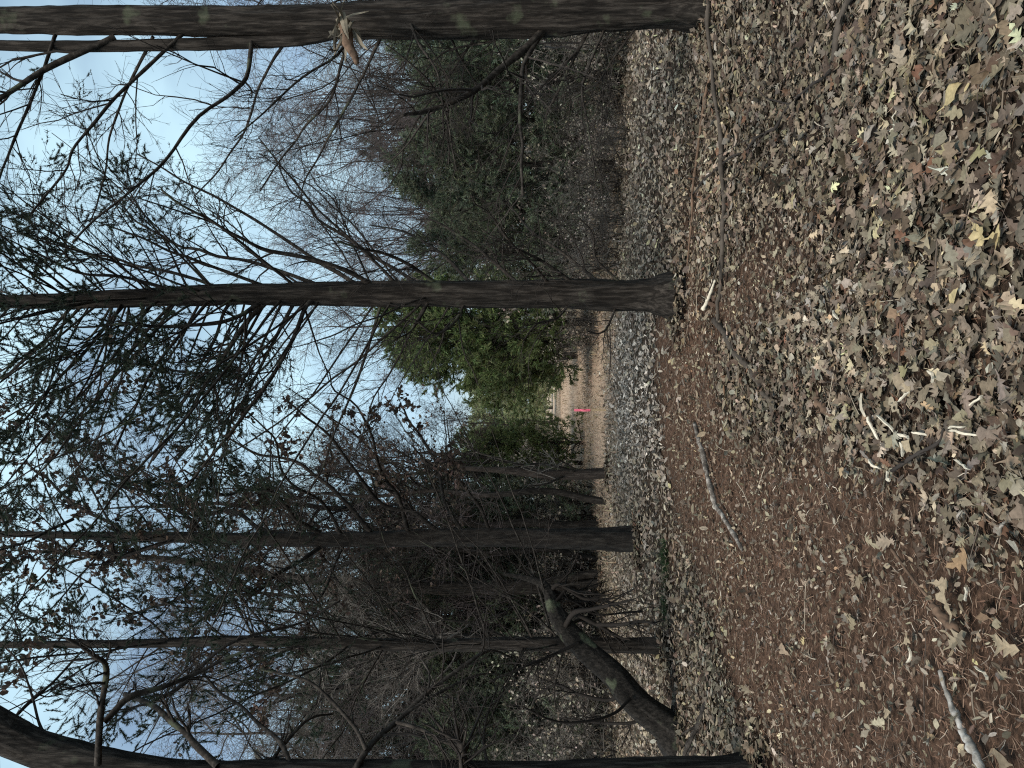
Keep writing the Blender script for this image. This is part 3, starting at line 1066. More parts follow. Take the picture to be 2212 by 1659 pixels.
linesB += random_limbs(tpB, trB, 10, 0.6, 0.86, (15, 45), (1.5, 3.2), (0.012, 0.02), azi=(-50, 50))
PPB, RRB = limb_parts(tB, linesB, org, M['dead_limb'], seed=2)
dress(tB, PPB, RRB, org, M['twig'], 9, (0.3, 0.9), 6, (0.12, 0.45), 1, crown_z=4.5, crown=(21, 9, 0.007, GREEN), crown_where=lambda q: (q[:, 0] < tpB[0, 0] + 0.2) | (q[:, 2] > 6.3) | (rng.random(len(q)) < 0.12))
top = random_limbs(tpB, trB, 34, 0.72, 0.98, (5, 50), (1.4, 2.8), (0.014, 0.022))
PT, RT = limb_parts(tB, top, org, M['dead_limb'], k=5, n=14, seed=8)
p2, r2 = branch_from(PT, RT, 9, 0.2, 1.0, (0.5, 1.0), (0.3, 0.8), 5, 0.15, (0, 0, 0), 0.5, 0.003)
p3, r3 = branch_from(p2, r2, 6, 0.2, 1.0, (0.4, 0.9), (0.15, 0.35), 3, 0.2, (0, 0, 0), 0.5, 0.0018)
twigs_part(tB, [(p2, r2, 3), (p3, r3, 3)], org, M['twig'])
q, d = along(p3, 11)
crown_part(tB, q, d, rng.uniform(0.03, 0.07, len(q)), 9, 0.007, GREEN, org, spread=0.95)

# ---- C: the straight oak behind the path, brown leaves still on
base = G(1382, 1166)
dC = base[1]
pc, rc = px_poly([(1382, 1166), (1250, 1163), (1000, 1161), (700, 1165), (500, 1163), (350, 1160), (150, 1156), (-100, 1150)], dC, dC + 0.3, [25, 22, 18, 15, 13, 11, 8, 5])
org = feet(pc)
tC = thing('oak_tree', 'straight slim oak with brown leaves still on, between path and crooked trunks', 'tree', org)
pc, rc = flare(pc, rc)
tpC, trC = trunk_part(tC, pc, rc, M['oak_bark'], 180, 36, 0.14, 21, origin=org)
linesC0 = join_limbs((
    ([(690, 1150), (640, 1120), (600, 1080), (560, 1060), (480, 1060), (400, 1020)], dC, dC - 1, [8, 3]),
    ([(640, 1155), (560, 1140), (500, 1100), (420, 1110), (330, 1080)], dC, dC + 1, [8, 3]),
    ([(800, 1150), (740, 1080), (700, 1040), (640, 1000), (560, 980), (480, 940)], dC, dC + .8, [8, 3]),
    ([(950, 1150), (900, 1110), (830, 1090), (760, 1000), (700, 930), (620, 880)], dC, dC - .5, [8, 3]),
    ([(1000, 1150), (960, 1080), (950, 1000), (900, 930), (860, 880)], dC, dC + 1.2, [6, 3]),
    ([(880, 1150), (860, 1080), (820, 1020), (800, 930), (740, 850), (690, 790)], dC, dC - 1.2, [7, 2]),
    ([(1060, 1150), (1030, 1090), (990, 1040), (930, 1000), (900, 950)], dC, dC - .4, [6, 2]),
    ([(570, 1170), (500, 1230), (450, 1260), (360, 1300), (280, 1330)], dC, dC + .8, [8, 3]),
    ([(700, 1175), (620, 1230), (560, 1270), (470, 1290)], dC, dC - 1, [7, 3]),
    ([(820, 1175), (740, 1220), (690, 1250), (600, 1260)], dC, dC + 1.4, [6, 3]),
    ([(450, 1165), (380, 1100), (280, 1060), (180, 1040)], dC, dC - .5, [7, 3]),
    ([(380, 1155), (300, 1190), (200, 1200), (90, 1230)], dC, dC + .4, [6, 3]),
    ([(260, 1140), (150, 1080), (60, 1000)], dC, dC + .9, [6, 3]),
    ([(160, 1120), (80, 1160), (-20, 1200)], dC, dC - .7, [5, 3]),
    ([(740, 1160), (700, 1090), (620, 1040), (590, 950), (540, 880)], dC, dC - 1.8, [6, 2]),
), (1382, 1250, 1000, 700, 500, 350, 150, -100), dC, dC + 0.3)
linesC = linesC0 + random_limbs(tpC, trC, 22, 0.5, 0.98, (10, 60), (1.2, 3.4), (0.015, 0.026), curve=0.12)
PPC, RRC = limb_parts(tC, linesC, org, M['oak_bark'], seed=3, wob=0.16)
dress(tC, PPC, RRC, org, M['twig'], 8, (0.3, 0.9), 6, (0.12, 0.4), 0, leaf=(6, (0.05, 0.10), (0.085, 0.063, 0.05)), bias=(0, 0, 0.0))

# ---- D: double-footed trunk further off, left of the oak
base = G(1303, 1252)
dD = base[1]
pd_, rd = px_poly([(1303, 1258), (1240, 1262), (1150, 1266), (1000, 1270), (850, 1264), (700, 1255), (560, 1238), (420, 1215), (250, 1200), (50, 1190)], dD, dD + 0.6, [9, 10, 15, 15, 13, 9, 8, 7, 5, 3])
org = feet(pd_)
tD = thing('cedar_tree', 'dark forked-foot cedar behind the tip of the leaning trunk', 'tree', org, 'cedars with bare lower limbs')
pd_, rd = flare(pd_, rd)
tpD, trD = trunk_part(tD, pd_, rd, M['cedar_bark'], 140, 28, 0.16, 33, origin=org)
pf, rf = px_poly([(1302, 1237), (1250, 1244), (1190, 1256), (1120, 1268)], dD, dD + .1, [8, 8, 8, 6])
pf, rf = flare(pf, rf)
trunk_part(tD, pf, rf, M['cedar_bark'], 60, 18, 0.15, 34, name='stem', origin=org)
linesD = [px_poly([(1010, 1262), (960, 1220), (930, 1190), (880, 1180)], dD, dD - 1, [6, 3]), px_poly([(1080, 1262), (1060, 1230), (1020, 1210)], dD, dD - .8, [5, 2]),
          px_poly([(880, 1270), (940, 1330), (1000, 1380), (1030, 1400)], dD, dD - 2.5, [5, 3])]
linesD += random_limbs(tpD, trD, 22, 0.3, 0.98, (0, 50), (1.5, 3.5), (0.02, 0.035))
PPD, RRD = limb_parts(tD, linesD, org, M['dead_limb'], k=5, n=16, seed=4)
dress(tD, PPD, RRD, org, M['twig'], 8, (0.3, 1.0), 6, (0.15, 0.5), 0, crown_z=4.2, crown=(8, 11, 0.016, GREEN))

# ---- E: thin cedar rising behind the leaning trunk
base = G(1442, 1396)
dE = base[1]
pe, re_ = px_poly([(1442, 1396), (1300, 1393), (1100, 1390), (900, 1394), (700, 1388), (500, 1384), (300, 1390), (50, 1392), (-150, 1395)], dE, dE + 0.3, [17, 15, 14, 13, 12, 11, 9, 7, 5])
org = feet(pe)
tE = thing('cedar_tree', 'thin upright cedar crossed by the leaning trunk', 'tree', org, 'cedars with bare lower limbs')
pe, re_ = flare(pe, re_)
tpE, trE = trunk_part(tE, pe, re_, M['cedar_bark'], 180, 28, 0.16, 41, origin=org)
linesE = random_limbs(tpE, trE, 64, 0.34, 0.99, (10, 55), (1.2, 3.6), (0.012, 0.022))
PPE, RRE = limb_parts(tE, linesE, org, M['dead_limb'], k=5, n=16, seed=6)
dress(tE, PPE, RRE, org, M['twig'], 8, (0.3, 0.9), 6, (0.12, 0.4), 0, crown_z=4.0, crown=(19, 9, 0.007, GREEN))

# ---- F: the leaning trunk
base = G(1478, 1606)
dF = base[1]
pf, rf = px_poly([(1474, 1608), (1432, 1562), (1370, 1512), (1320, 1452), (1271, 1410), (1226, 1363), (1198, 1318), (1186, 1282), (1172, 1262), (1140, 1250), (1090, 1240)], dF, dF + 0.7, [36, 31, 28, 26, 24, 21, 17, 12, 9, 6, 3])
org = feet(pf)
tF = thing('leaning_tree', 'bare trunk leaning far over, mossy side, dead twigs hanging from its tip', 'tree', org)
pf, rf = flare(pf, rf)
tpF, trF = trunk_part(tF, pf, rf, M['smooth_bark'], 190, 40, 0.12, 51, origin=org, rough_end=0.05)
linesF = [px_poly(p, d0, d1, hw) for p, d0, d1, hw in (
    ([(1220, 1355), (1243, 1321), (1283, 1313), (1333, 1303), (1370, 1291)], dF + .3, dF - .2, [7, 2]),
    ([(1240, 1325), (1295, 1353), (1340, 1378), (1365, 1385)], dF + .3, dF + .1, [5, 2]),
    ([(1290, 1350), (1340, 1348), (1380, 1343), (1420, 1350)], dF + .2, dF - .5, [5, 2]),
    ([(1200, 1300), (1236, 1268), (1271, 1296), (1308, 1274)], dF + .4, dF + .8, [4, 2]),
    ([(1190, 1275), (1209, 1263), (1258, 1293), (1300, 1300), (1350, 1320)], dF + .5, dF + .2, [5, 2]),
    ([(1185, 1270), (1240, 1300), (1300, 1325), (1390, 1320)], dF + .5, dF + .9, [4, 2]),
    ([(1230, 1350), (1260, 1340), (1320, 1365), (1360, 1400)], dF + .3, dF + .9, [4, 2]),
    ([(1340, 1480), (1320, 1510), (1250, 1500), (1200, 1480), (1150, 1500)], dF + .1, dF + .6, [5, 2]),
    ([(1360, 1510), (1330, 1540), (1290, 1550), (1200, 1560), (1130, 1530)], dF, dF - .6, [4, 2]),
    ([(1250, 1390), (1180, 1420), (1130, 1440), (1060, 1480)], dF + .2, dF - .2, [4, 2]),
    ([(1400, 1545), (1360, 1560), (1290, 1560), (1210, 1545)], dF, dF + .6, [4, 2]),
)]
PPF, RRF = limb_parts(tF, linesF, org, M['dark_twig'], seed=7, wob=0.12, slim=1.0)
dress(tF, PPF, RRF, org, M['dark_twig'], 9, (0.2, 0.6), 5, (0.1, 0.3), 0, bias=(0, 0, -0.06))

# ---- G: the arching trunk at the left edge
dG = 5.2
pg, rg = px_poly([(1640, 1700), (1400, 1694), (1150, 1696), (900, 1694), (700, 1692), (480, 1688), (330, 1680), (240, 1662), (167, 1642), (83, 1618), (0, 1578), (-90, 1520), (-200, 1440)], dG, dG + 0.3,
                 [56, 50, 47, 46, 45, 42, 40, 37, 35, 35, 37, 34, 28])
pg[0] = np.array([pg[0][0], pg[0][1], gz(pg[0][0], pg[0][1])])
org = feet(pg)
tG = thing('arching_tree', 'dark trunk at the left edge with a thick limb arching overhead', 'tree', org)
pg, rg = flare(pg, rg)
tpG, trG = trunk_part(tG, pg, rg, M['cedar_bark'], 240, 44, 0.12, 61, origin=org)
linesG = [px_poly(p, d0, d1, hw) for p, d0, d1, hw in (
    ([(212, 1650), (217, 1539), (230, 1439), (200, 1406), (140, 1380)], dG, dG - .3, [11, 5]),
    ([(225, 1560), (280, 1506), (350, 1483), (400, 1459), (470, 1430), (560, 1395)], dG, dG + .6, [10, 4]),
    ([(470, 1655), (420, 1606), (397, 1573), (360, 1536), (327, 1516), (270, 1500)], dG, dG + .8, [11, 7]),
    ([(330, 1515), (400, 1480), (480, 1400), (560, 1360), (640, 1340), (730, 1300)], dG + .8, dG + 1.6, [7, 3]),
    ([(1000, 1680), (1000, 1640), (999, 1605)], dG, dG, [13, 11]),
    ([(1000, 1615), (1008, 1560), (995, 1515), (990, 1490)], dG, dG - .2, [4, 2]),
    ([(760, 1680), (803, 1606), (857, 1559), (924, 1493), (1017, 1419), (1060, 1402), (1100, 1415)], dG, dG + 1, [11, 3]),
    ([(857, 1559), (910, 1575), (960, 1605), (999, 1610)], dG + .2, dG, [6, 4]),
    ([(870, 1545), (940, 1500), (1000, 1470), (1050, 1460), (1120, 1470)], dG + .3, dG + .9, [5, 2]),
    ([(790, 1620), (760, 1560), (700, 1500), (640, 1460), (560, 1440)], dG + .1, dG + .6, [7, 3]),
    ([(1060, 1670), (1045, 1610), (1050, 1560), (1075, 1480)], dG, dG + .8, [6, 2]),
    ([(640, 1690), (600, 1600), (540, 1540), (470, 1500), (420, 1440)], dG, dG + 1.1, [8, 3]),
    ([(560, 1690), (600, 1620), (660, 1560), (720, 1540)], dG, dG + .8, [6, 3]),
    ([(0, 1590), (60, 1520), (120, 1470), (180, 1400)], dG + .3, dG + 1.2, [6, 3]),
    ([(120, 1620), (90, 1560), (60, 1470), (10, 1400)], dG + .2, dG + .9, [5, 2]),
)]
PPG, RRG = limb_parts(tG, linesG, org, M['dead_limb'], seed=9, wob=0.12)
dress(tG, PPG, RRG, org, M['twig'], 8, (0.2, 0.6), 5, (0.1, 0.35), 0)

# ---- H: slim dark snag beside the trail
base = G(1318, 1022)
dH = base[1]
ph, rh = px_poly([(1318, 1023), (1260, 1024), (1180, 1024), (1120, 1018), (1060, 1014), (990, 1010), (930, 1000)], dH, dH + 0.4, [11, 11, 10, 8, 6, 4, 3])
org = feet(ph)
tH = thing('dead_snag', 'slim dark dead trunk beside the trail, left of the pink stake', 'dead tree', org)
ph, rh = flare(ph, rh)
trunk_part(tH, ph, rh, mat_bark('snag_bark', (0.012, 0.010, 0.009), (0.035, 0.028, 0.024), (0.08, 0.065, 0.055)), 120, 24, 0.14, 71, origin=org, rough_end=0.06)  # dark brown bark of the snag
linesH = [px_poly([(1240, 1018), (1180, 1005), (1110, 1000), (1050, 990)], dH, dH - .6, [5, 2]), px_poly([(1215, 1030), (1180, 1045), (1140, 1050)], dH, dH - .4, [4, 2]),
          px_poly([(1160, 1014), (1060, 985), (1000, 960)], dH, dH + .5, [4, 2]), px_poly([(1240, 1012), (1210, 995), (1195, 990)], dH, dH - .3, [3, 2])]
PPH, RRH = limb_parts(tH, linesH, org, M['dead_limb'], k=5, n=14, seed=10)
dress(tH, PPH, RRH, org, M['grey_twig'], 6, (0.2, 0.7), 4, (0.1, 0.4), 0)

acc = Acc()
for bx, by, br in BASES:
    N = 420
    a = rng.uniform(0, 2 * math.pi, N)
    rr = br * 1.15 + np.abs(rng.normal(0, 0.16, N))
    x, y = bx + np.cos(a) * rr, by + np.sin(a) * rr
    place(COARSE if by > 7 else LEAVES, x, y, rng.uniform(0.01, 0.03, N) + np.clip(0.08 - (rr - br) * .25, 0, .08), rng.uniform(0.05, 0.11, N), 0.6, pal_col(N) * 0.8, acc)
heap = obj('heaped_leaf_litter', acc.mesh('heaped_leaf_litter'), M['litter'], ground)
heap['kind'] = 'stuff'

# ------------------------------------------------------------------ prototypes for the wood behind
def copy_tree(root, loc, rz, s, label, cat, group):
    r = root.copy()
    C.objects.link(r)
    r.location = [float(v) for v in loc]
    r.rotation_euler = (0, 0, float(rz))
    r.scale = (float(s[0]), float(s[0]), float(s[1]))
    tag(r, label, cat, group)
    for ch in list(root.children):
        c = ch.copy()
        C.objects.link(c)
        c.parent = r
    return r


def proto_cedar(seed, H, R, col, low, dens=1.0):
    """bushy cedar: tapered trunk, limbs to the ground, feathery sprays"""
    global rng
    rng = np.random.default_rng(seed)
    root = bpy.data.objects.new('cedar_tree', None)
    C.objects.link(root)
    o0 = np.zeros(3)
    tp = np.stack([np.cumsum(rng.normal(0, 0.02, 12)) * 0.6, np.cumsum(rng.normal(0, 0.02, 12)) * 0.6, np.linspace(-0.15, H, 12)], -1)
    tr = np.linspace(0.035 + H * 0.014, 0.006, 12)
    v, f, tri, tp, tr = bark_tube(tp, tr, 40, 10, 0.12, seed)
    obj('trunk', mk_mesh('trunk', v, [f, tri], None, True), M['cedar_bark'], root)
    m = int(70 * dens)
    t = np.sort(rng.uniform(low, 0.97, m))
    K = len(tp)
    p = tp[(t * (K - 1)).astype(int)]
    az = rng.uniform(0, 2 * math.pi, m)
    el = np.radians(rng.uniform(5, 50, m))
    d = np.stack([np.cos(az) * np.cos(el), np.sin(az) * np.cos(el), np.sin(el)], -1)
    prof = R * (1 - ((t - low) / (1 - low)) ** 1.6) * rng.uniform(0.55, 1.2, m) + 0.25
    l1 = walk(p, d, prof, 7, 0.10, (0, 0, 0.03))
    r1 = np.linspace(1, 0.25, 7)[None] * (0.006 + 0.009 * prof)[:, None]
    p2, r2 = branch_from(l1, r1, 8, 0.25, 1.0, (0.4, 1.0), (0.2 + R * .1, 0.5 + R * .15), 4, 0.15, (0, 0, 0.04), 0.5, 0.003)
    p3, r3 = branch_from(p2, r2, 4, 0.3, 1.0, (0.4, 1.0), (0.12, 0.35), 3, 0.15, (0, 0, 0.04), 0.5, 0.002)
    twigs_part(root, [(l1, r1, 5), (p2, r2, 3), (p3, r3, 3)], o0, M['twig'], 'limbs')
    q, dd = along(p3, 4)
    kk = vnoise(q * 1.6 + seed, 77) > 0.30
    crown_part(root, q[kk], dd[kk], rng.uniform(0.09, 0.22, kk.sum()), 10, 0.024, col, o0, spread=0.55)
    return root


def proto_bare(seed, H, leafy=0.0, mat='twig', nl=22, thick=0.10):
    """leafless hardwood with a fine net of twigs"""
    global rng
    rng = np.random.default_rng(seed)
    root = bpy.data.objects.new('bare_tree', None)
    C.objects.link(root)
    o0 = np.zeros(3)
    tp = np.stack([np.cumsum(rng.normal(0, 0.07, 14)), np.cumsum(rng.normal(0, 0.07, 14)), np.linspace(-0.15, H, 14)], -1)
    tp[:, :2] -= tp[0, :2]
    tr = np.linspace(thick, 0.012, 14)
    v, f, tri, tp, tr = bark_tube(tp, tr, 60, 12, 0.10, seed)
    obj('trunk', mk_mesh('trunk', v, [f, tri], None, True), M['oak_bark'], root)
    K = len(tp)
    t = np.sort(rng.uniform(0.22, 0.98, nl))
    p = tp[(t * (K - 1)).astype(int)]
    az = rng.uniform(0, 2 * math.pi, nl)
    el = np.radians(rng.uniform(15, 60, nl))
    d = np.stack([np.cos(az) * np.cos(el), np.sin(az) * np.cos(el), np.sin(el)], -1)
    l1 = walk(p, d, H * rng.uniform(0.2, 0.42, nl) * (1.15 - 0.6 * t), 9, 0.16, (0, 0, 0.05))
    r1 = np.linspace(1, 0.25, 9)[None] * (thick * 0.34 * (1.2 - 0.7 * t))[:, None]
    p2, r2 = branch_from(l1, r1, 9, 0.2, 1.0, (0.4, 1.0), (0.5, 1.5), 6, 0.2, (0, 0, 0.04), 0.5, 0.005)
    p3, r3 = branch_from(p2, r2, 7, 0.15, 1.0, (0.4, 1.1), (0.3, 0.8), 4, 0.2, (0, 0, 0.03), 0.5, 0.0032)
    p4, r4 = branch_from(p3, r3, 3, 0.2, 1.0, (0.4, 1.1), (0.12, 0.4), 3, 0.2, (0, 0, 0.03), 0.6, 0.0025)
    twigs_part(root, [(l1, r1, 5)], o0, M['oak_bark'], 'limbs')
    twigs_part(root, [(p2, r2, 3), (p3, r3, 3), (p4, r4, 3)], o0, M[mat])
    if leafy > 0:
        q, dd = along(p3, 3)
        kk = (vnoise(q * 0.9 + seed, 78) > 0.48) & (rng.random(len(q)) < leafy)
        leaf_part(root, q[kk], (0.05, 0.11), (0.115, 0.088, 0.072), o0)
    return root


def proto_brush(seed, H, leaf_col, leafy, mat='grey_twig'):
    """many-stemmed thicket shrub, grey sticks and pale dead leaves"""
    global rng
    rng = np.random.default_rng(seed)
    root = bpy.data.objects.new('thicket_shrub', None)
    C.objects.link(root)
    o0 = np.zeros(3)
    m = 16
    az = rng.uniform(0, 2 * math.pi, m)
    el = np.radians(rng.uniform(50, 86, m))
    d = np.stack([np.cos(az) * np.cos(el), np.sin(az) * np.cos(el), np.sin(el)], -1)
    p = np.stack([rng.normal(0, .25, m), rng.normal(0, .25, m), np.full(m, -0.1)], -1)
    l1 = walk(p, d, H * rng.uniform(0.5, 1.05, m), 9, 0.11, (0, 0, 0.0))
    r1 = np.linspace(1, 0.25, 9)[None] * rng.uniform(0.010, 0.024, m)[:, None]
    p2, r2 = branch_from(l1, r1, 12, 0.15, 1.0, (0.4, 1.2), (0.3, 0.9), 5, 0.2, (0, 0, 0.02), 0.5, 0.004)
    p3, r3 = branch_from(p2, r2, 6, 0.15, 1.0, (0.4, 1.2), (0.15, 0.5), 3, 0.2, (0, 0, 0.0), 0.5, 0.0028)
    twigs_part(root, [(l1, r1, 5)], o0, M['dead_limb'], 'stems')
    twigs_part(root, [(p2, r2, 3), (p3, r3, 3)], o0, M[mat])
    q, dd = along(p3, 3)
    kk = (vnoise(q * 2.2 + seed, 79) > 0.5) & (rng.random(len(q)) < leafy)
    leaf_part(root, q[kk], (0.04, 0.09), leaf_col, o0)
    return root


def proto_web(seed, H, stems=11):
    """many-stemmed bare hardwood: slim leaders and a fine web of twigs"""
    global rng
    rng = np.random.default_rng(seed)
    root = bpy.data.objects.new('bare_tree', None)
    C.objects.link(root)
    o0 = np.zeros(3)
    az = rng.uniform(0, 2 * math.pi, stems)
    el = np.radians(rng.uniform(58, 85, stems))
    d = np.stack([np.cos(az) * np.cos(el), np.sin(az) * np.cos(el), np.sin(el)], -1)
    p = np.stack([rng.normal(0, .15, stems), rng.normal(0, .15, stems), np.full(stems, -0.1)], -1)
    l1 = walk(p, d, H * rng.uniform(0.75, 1.1, stems), 14, 0.13, (0, 0, 0.03))
    r1 = np.linspace(1, 0.12, 14)[None] * rng.uniform(0.022, 0.04, stems)[:, None]
    p2, r2 = branch_from(l1, r1, 16, 0.25, 1.0, (0.35, 1.0), (0.8, 2.4), 7, 0.17, (0, 0, 0.03), 0.45, 0.005)
    p3, r3 = branch_from(p2, r2, 9, 0.15, 1.0, (0.4, 1.1), (0.35, 1.0), 4, 0.2, (0, 0, 0.02), 0.5, 0.0035)
    p4, r4 = branch_from(p3, r3, 3, 0.2, 1.0, (0.4, 1.1), (0.15, 0.45), 3, 0.2, (0, 0, 0.02), 0.6, 0.0028)
    twigs_part(root, [(l1, r1, 5)], o0, M['oak_bark'], 'stems')
    twigs_part(root, [(p2, r2, 3), (p3, r3, 3), (p4, r4, 3)], o0, M['web_twig'])
    return root


KW1 = proto_web(131, 9.0)
KC1 = proto_cedar(101, 5.0, 1.7, GREEN_D, 0.06)
KC2 = proto_cedar(102, 4.2, 1.4, GREEN_LIT, 0.015)
KC3 = proto_cedar(103, 7.5, 2.3, GREEN_D, 0.12, 1.25)
KC5 = proto_cedar(105, 4.6, 1.5, GREEN_LIT, 0.15)
KC6 = proto_cedar(106, 4.4, 1.5, GREEN_FAR_LIT, 0.06)
KB1 = proto_bare(111, 10.5)
KB2 = proto_bare(112, 9.0, 0.0, 'grey_twig', 26, 0.09)
KB3 = proto_bare(113, 8.0, 0.8, 'twig', 22, 0.08)
KS1 = proto_brush(121, 2.6, (0.36, 0.32, 0.265), 0.45)
KS2 = proto_brush(122, 3.2, (0.20, 0.175, 0.14), 0.4)
rng = np.random.default_rng(99)
used = set()
seen_labels = {}


def put(proto, y_px, d, s, label, cat, group, name=None, sz=None, rz=None):
    x = -(y_px - CY) / F * d
    loc = (x, d, float(gz(x, d)) - 0.02)
    rz = rng.uniform(0, 6.28) if rz is None else rz
    sz = s if sz is None else sz
    if proto not in used:
        used.add(proto)
        proto.location = loc
        proto.rotation_euler = (0, 0, rz)
        proto.scale = (s, s, sz)
        r = tag(proto, label, cat, group)
    else:
        r = copy_tree(proto, loc, rz, (s, sz), label, cat, group)
    if name:
        r.name = name
    if label in seen_labels:
        r0, d0 = seen_labels[label]
        r0['label'], r['label'] = (label + ', nearer one', label + ', farther one') if d0 < d else (label + ', farther one', label + ', nearer one')
    seen_labels[label] = (r, d)
    return r


def where(yp, rows, d):
    row = rows[0] if d < rows[3] else rows[1] if d < rows[4] else rows[2]
    spot = ('past the right edge tree' if yp < 30 else 'behind the right tree' if yp < 130 else 'beside the right tree' if yp < 240 else
            'midway toward the right tree' if yp < 340 else 'midway, nearer the middle trunk' if yp < 430 else 'just right of the middle trunk' if yp < 530 else
            'close behind the middle trunk' if yp < 660 else 'at the right edge of the trail' if yp < 790 else 'over the end of the trail' if yp < 930 else
            'at the left edge of the trail' if yp < 1045 else 'between dark snag and straight oak' if yp < 1135 else 'directly behind the straight oak' if yp < 1200 else
            'before the forked-foot cedar' if yp < 1275 else 'behind the tip of the leaning trunk' if yp < 1345 else 'behind the thin upright cedar' if yp < 1425 else
            'behind the middle of the leaning trunk' if yp < 1515 else 'behind the base of the leaning trunk' if yp < 1590 else 'beside the arching left edge trunk' if yp < 1680 else 'past the left edge trunk')
    return row + ' ' + spot


FRONT = ('in front', 'mid-row', 'far back')
g_r = 'cedars in the dark thicket right of the middle trunk'
for yp, d, s in ((60, 13.5, .95), (170, 12.8, .8), (260, 14.5, .95), (360, 13.6, .85), (455, 14.6, .9), (545, 14.0, .85), (110, 17, 1.0), (300, 18, 1.0), (500, 18.5, 1.0), (400, 20, 1.05), (-60, 14, 1.1), (600, 20, .9)):
    alt = rng.random() < .45
    put(KC3 if alt else KC1, yp, d, s * (rng.uniform(.42, .58) if alt else rng.uniform(.68, .92)), 'dark green thicket cedar ' + where(yp, FRONT + (15, 25), d), 'tree', g_r)
g_l = 'cedars in the dark thicket left of the trail'
for yp, d, s in ((1090, 24, .95), (1180, 22, .9), (1260, 24, 1.0), (1350, 21, .95), (1440, 20, 1.0), (1540, 18, .95), (1630, 19, 1.0), (1730, 17, 1.1), (1500, 25, 1.2), (1310, 27, 1.2), (1115, 18, .7), (1225, 19, .75), (1335, 17.5, .75), (1455, 16, .7), (1585, 15, .7)):
    put((KC1, KC3)[int(rng.integers(0, 2))], yp, d, s, 'dark left-thicket cedar ' + where(yp, FRONT + (18.5, 24.5), d), 'tree', g_l)
put(KC5, 738, 19.5, 1.1, 'bright green cedar overhanging the right edge of the trail', 'tree', None)
put(KC5, 695, 18.0, 1.08, 'tall green cedar just behind the middle trunk', 'tree', None)
put(KC5, 765, 27, .9, 'cedar farther along the right edge of the trail', 'tree', None)
put(KC2, 957, 23, .58, 'low dense green cedar bush on the left edge of the trail', 'tree', None, sz=.72)
put(KC5, 985, 28, 1.0, 'paler green cedar behind the low bush left of the trail', 'tree', None)
g_f = 'far cedars closing the end of the trail'
for (yp, d, s), w in zip(((845, 48, 1.15), (880, 58, 1.3), (915, 50, 1.2), (950, 44, 1.1), (815, 42, 1.1), (985, 40, 1.1), (790, 36, .8)),
                         ('right of the trail mouth', 'straight down the trail', 'left of the trail mouth', 'second left of the trail mouth', 'second right of the trail mouth', 'third left of the trail mouth', 'third right of the trail mouth')):
    put(KC6, yp, d, s, 'far yellow-green cedar ' + w, 'tree', g_f)
g_fw = 'trees of the far wood'
for yp, d, s in ((-50, 32, 1.1), (120, 36, 1.2), (300, 30, 1.1), (480, 34, 1.2), (640, 38, 1.2), (1090, 38, 1.2), (1230, 34, 1.2), (1400, 33, 1.3), (1580, 30, 1.2), (1760, 30, 1.2)):
    put((KC1, KC3)[int(rng.integers(0, 2))], yp, d, s, 'distant dark wood tree ' + where(yp, FRONT + (1, 2), d), 'tree', g_fw)

g_b = 'bare hardwoods rising behind the thicket'
for k, (yp, d, s) in enumerate(((150, 19, .55), (330, 21, .6), (470, 20, .5), (40, 19, .9), (250, 25, .75), (560, 24, .7), (1320, 19, 1.05), (1480, 16, 1.0), (1620, 20, 1.1), (1240, 26, 1.1), (400, 27, .7), (90, 28, .8), (-120, 17, 1.1), (1760, 15, 1.0), (720, 30, 1.0), (1540, 26, 1.2), (1130, 17, 1.1), (1030, 26, 1.15), (680, 27, .8), (1400, 14, .95))):
    put((KB1, KB2)[k % 2], yp, d, s, 'tall bare twiggy hardwood ' + where(yp, FRONT + (18, 25), d), 'tree', g_b)
g_w = 'many-stemmed bare trees behind the right thicket'
for yp, d, s in ((130, 19, 1.1), (290, 21, 1.3), (430, 20, 1.1), (540, 23, 1.2), (210, 27, 1.5), (10, 18, 1.2), (1290, 17, 1.0), (1560, 17.5, 1.0)):
    put(KW1, yp, d, s, 'many-stemmed bare tree ' + where(yp, FRONT + (16.2, 22), d), 'tree', g_w)
g_o = 'brown-leaved oaks over the trail'
for yp, d, s in ((1085, 15.5, .95), (1000, 24, .95), (1120, 20, 1.1), (770, 27, .75), (1210, 17, 1.0), (905, 40, .8)):
    put(KB3, yp, d, s, 'slender brown-leaved oak ' + where(yp, FRONT + (18, 25), d), 'tree', g_o, 'oak_tree')
g_s = 'thicket shrubs along the edge of the litter'
for k, (yp, d, s) in enumerate(((95, 12, .6), (215, 12.6, .55), (300, 11.8, .45), (390, 12.4, .6), (470, 12, .5), (560, 12.8, .55), (1080, 18, .9), (1150, 20, .95), (1215, 17.5, .85), (1300, 18.5, .95), (1370, 16, .85), (1430, 17, .95),
                                  (1500, 14.5, .9), (1570, 15.5, .95), (1640, 13.5, .9), (1710, 13, .9), (20, 11.5, .8), (735, 22, .6), (715, 17, .5), (1450, 22, 1.2), (1260, 21, 1.1), (1600, 20, 1.2), (350, 16, 1.1), (160, 15, 1.1), (520, 16, 1.1),
                                  (775, 33, .9), (800, 40, .9), (950, 34, .8), (980, 33, .9), (1020, 30, .9), (740, 30, .9))):
    put((KS1, KS2)[k % 2], yp, d, s, ('grey pale-leaved stick shrub ' if k % 2 == 0 else 'taller brown-leaved stick shrub ') + where(yp, FRONT + (14, 25), d), 'shrub', g_s)

# ------------------------------------------------------------------ the pink survey stake
b = G(1306, 886)
st = thing('survey_stake', 'bright pink flagged wooden survey stake standing in the trail', 'stake', b)
hgt = 0.62


def prism(pts, rad, k=4, twist=0.785):
    v, f = tubes(np.array(pts, float)[None], np.array(rad, float)[None], k)
    return v, f


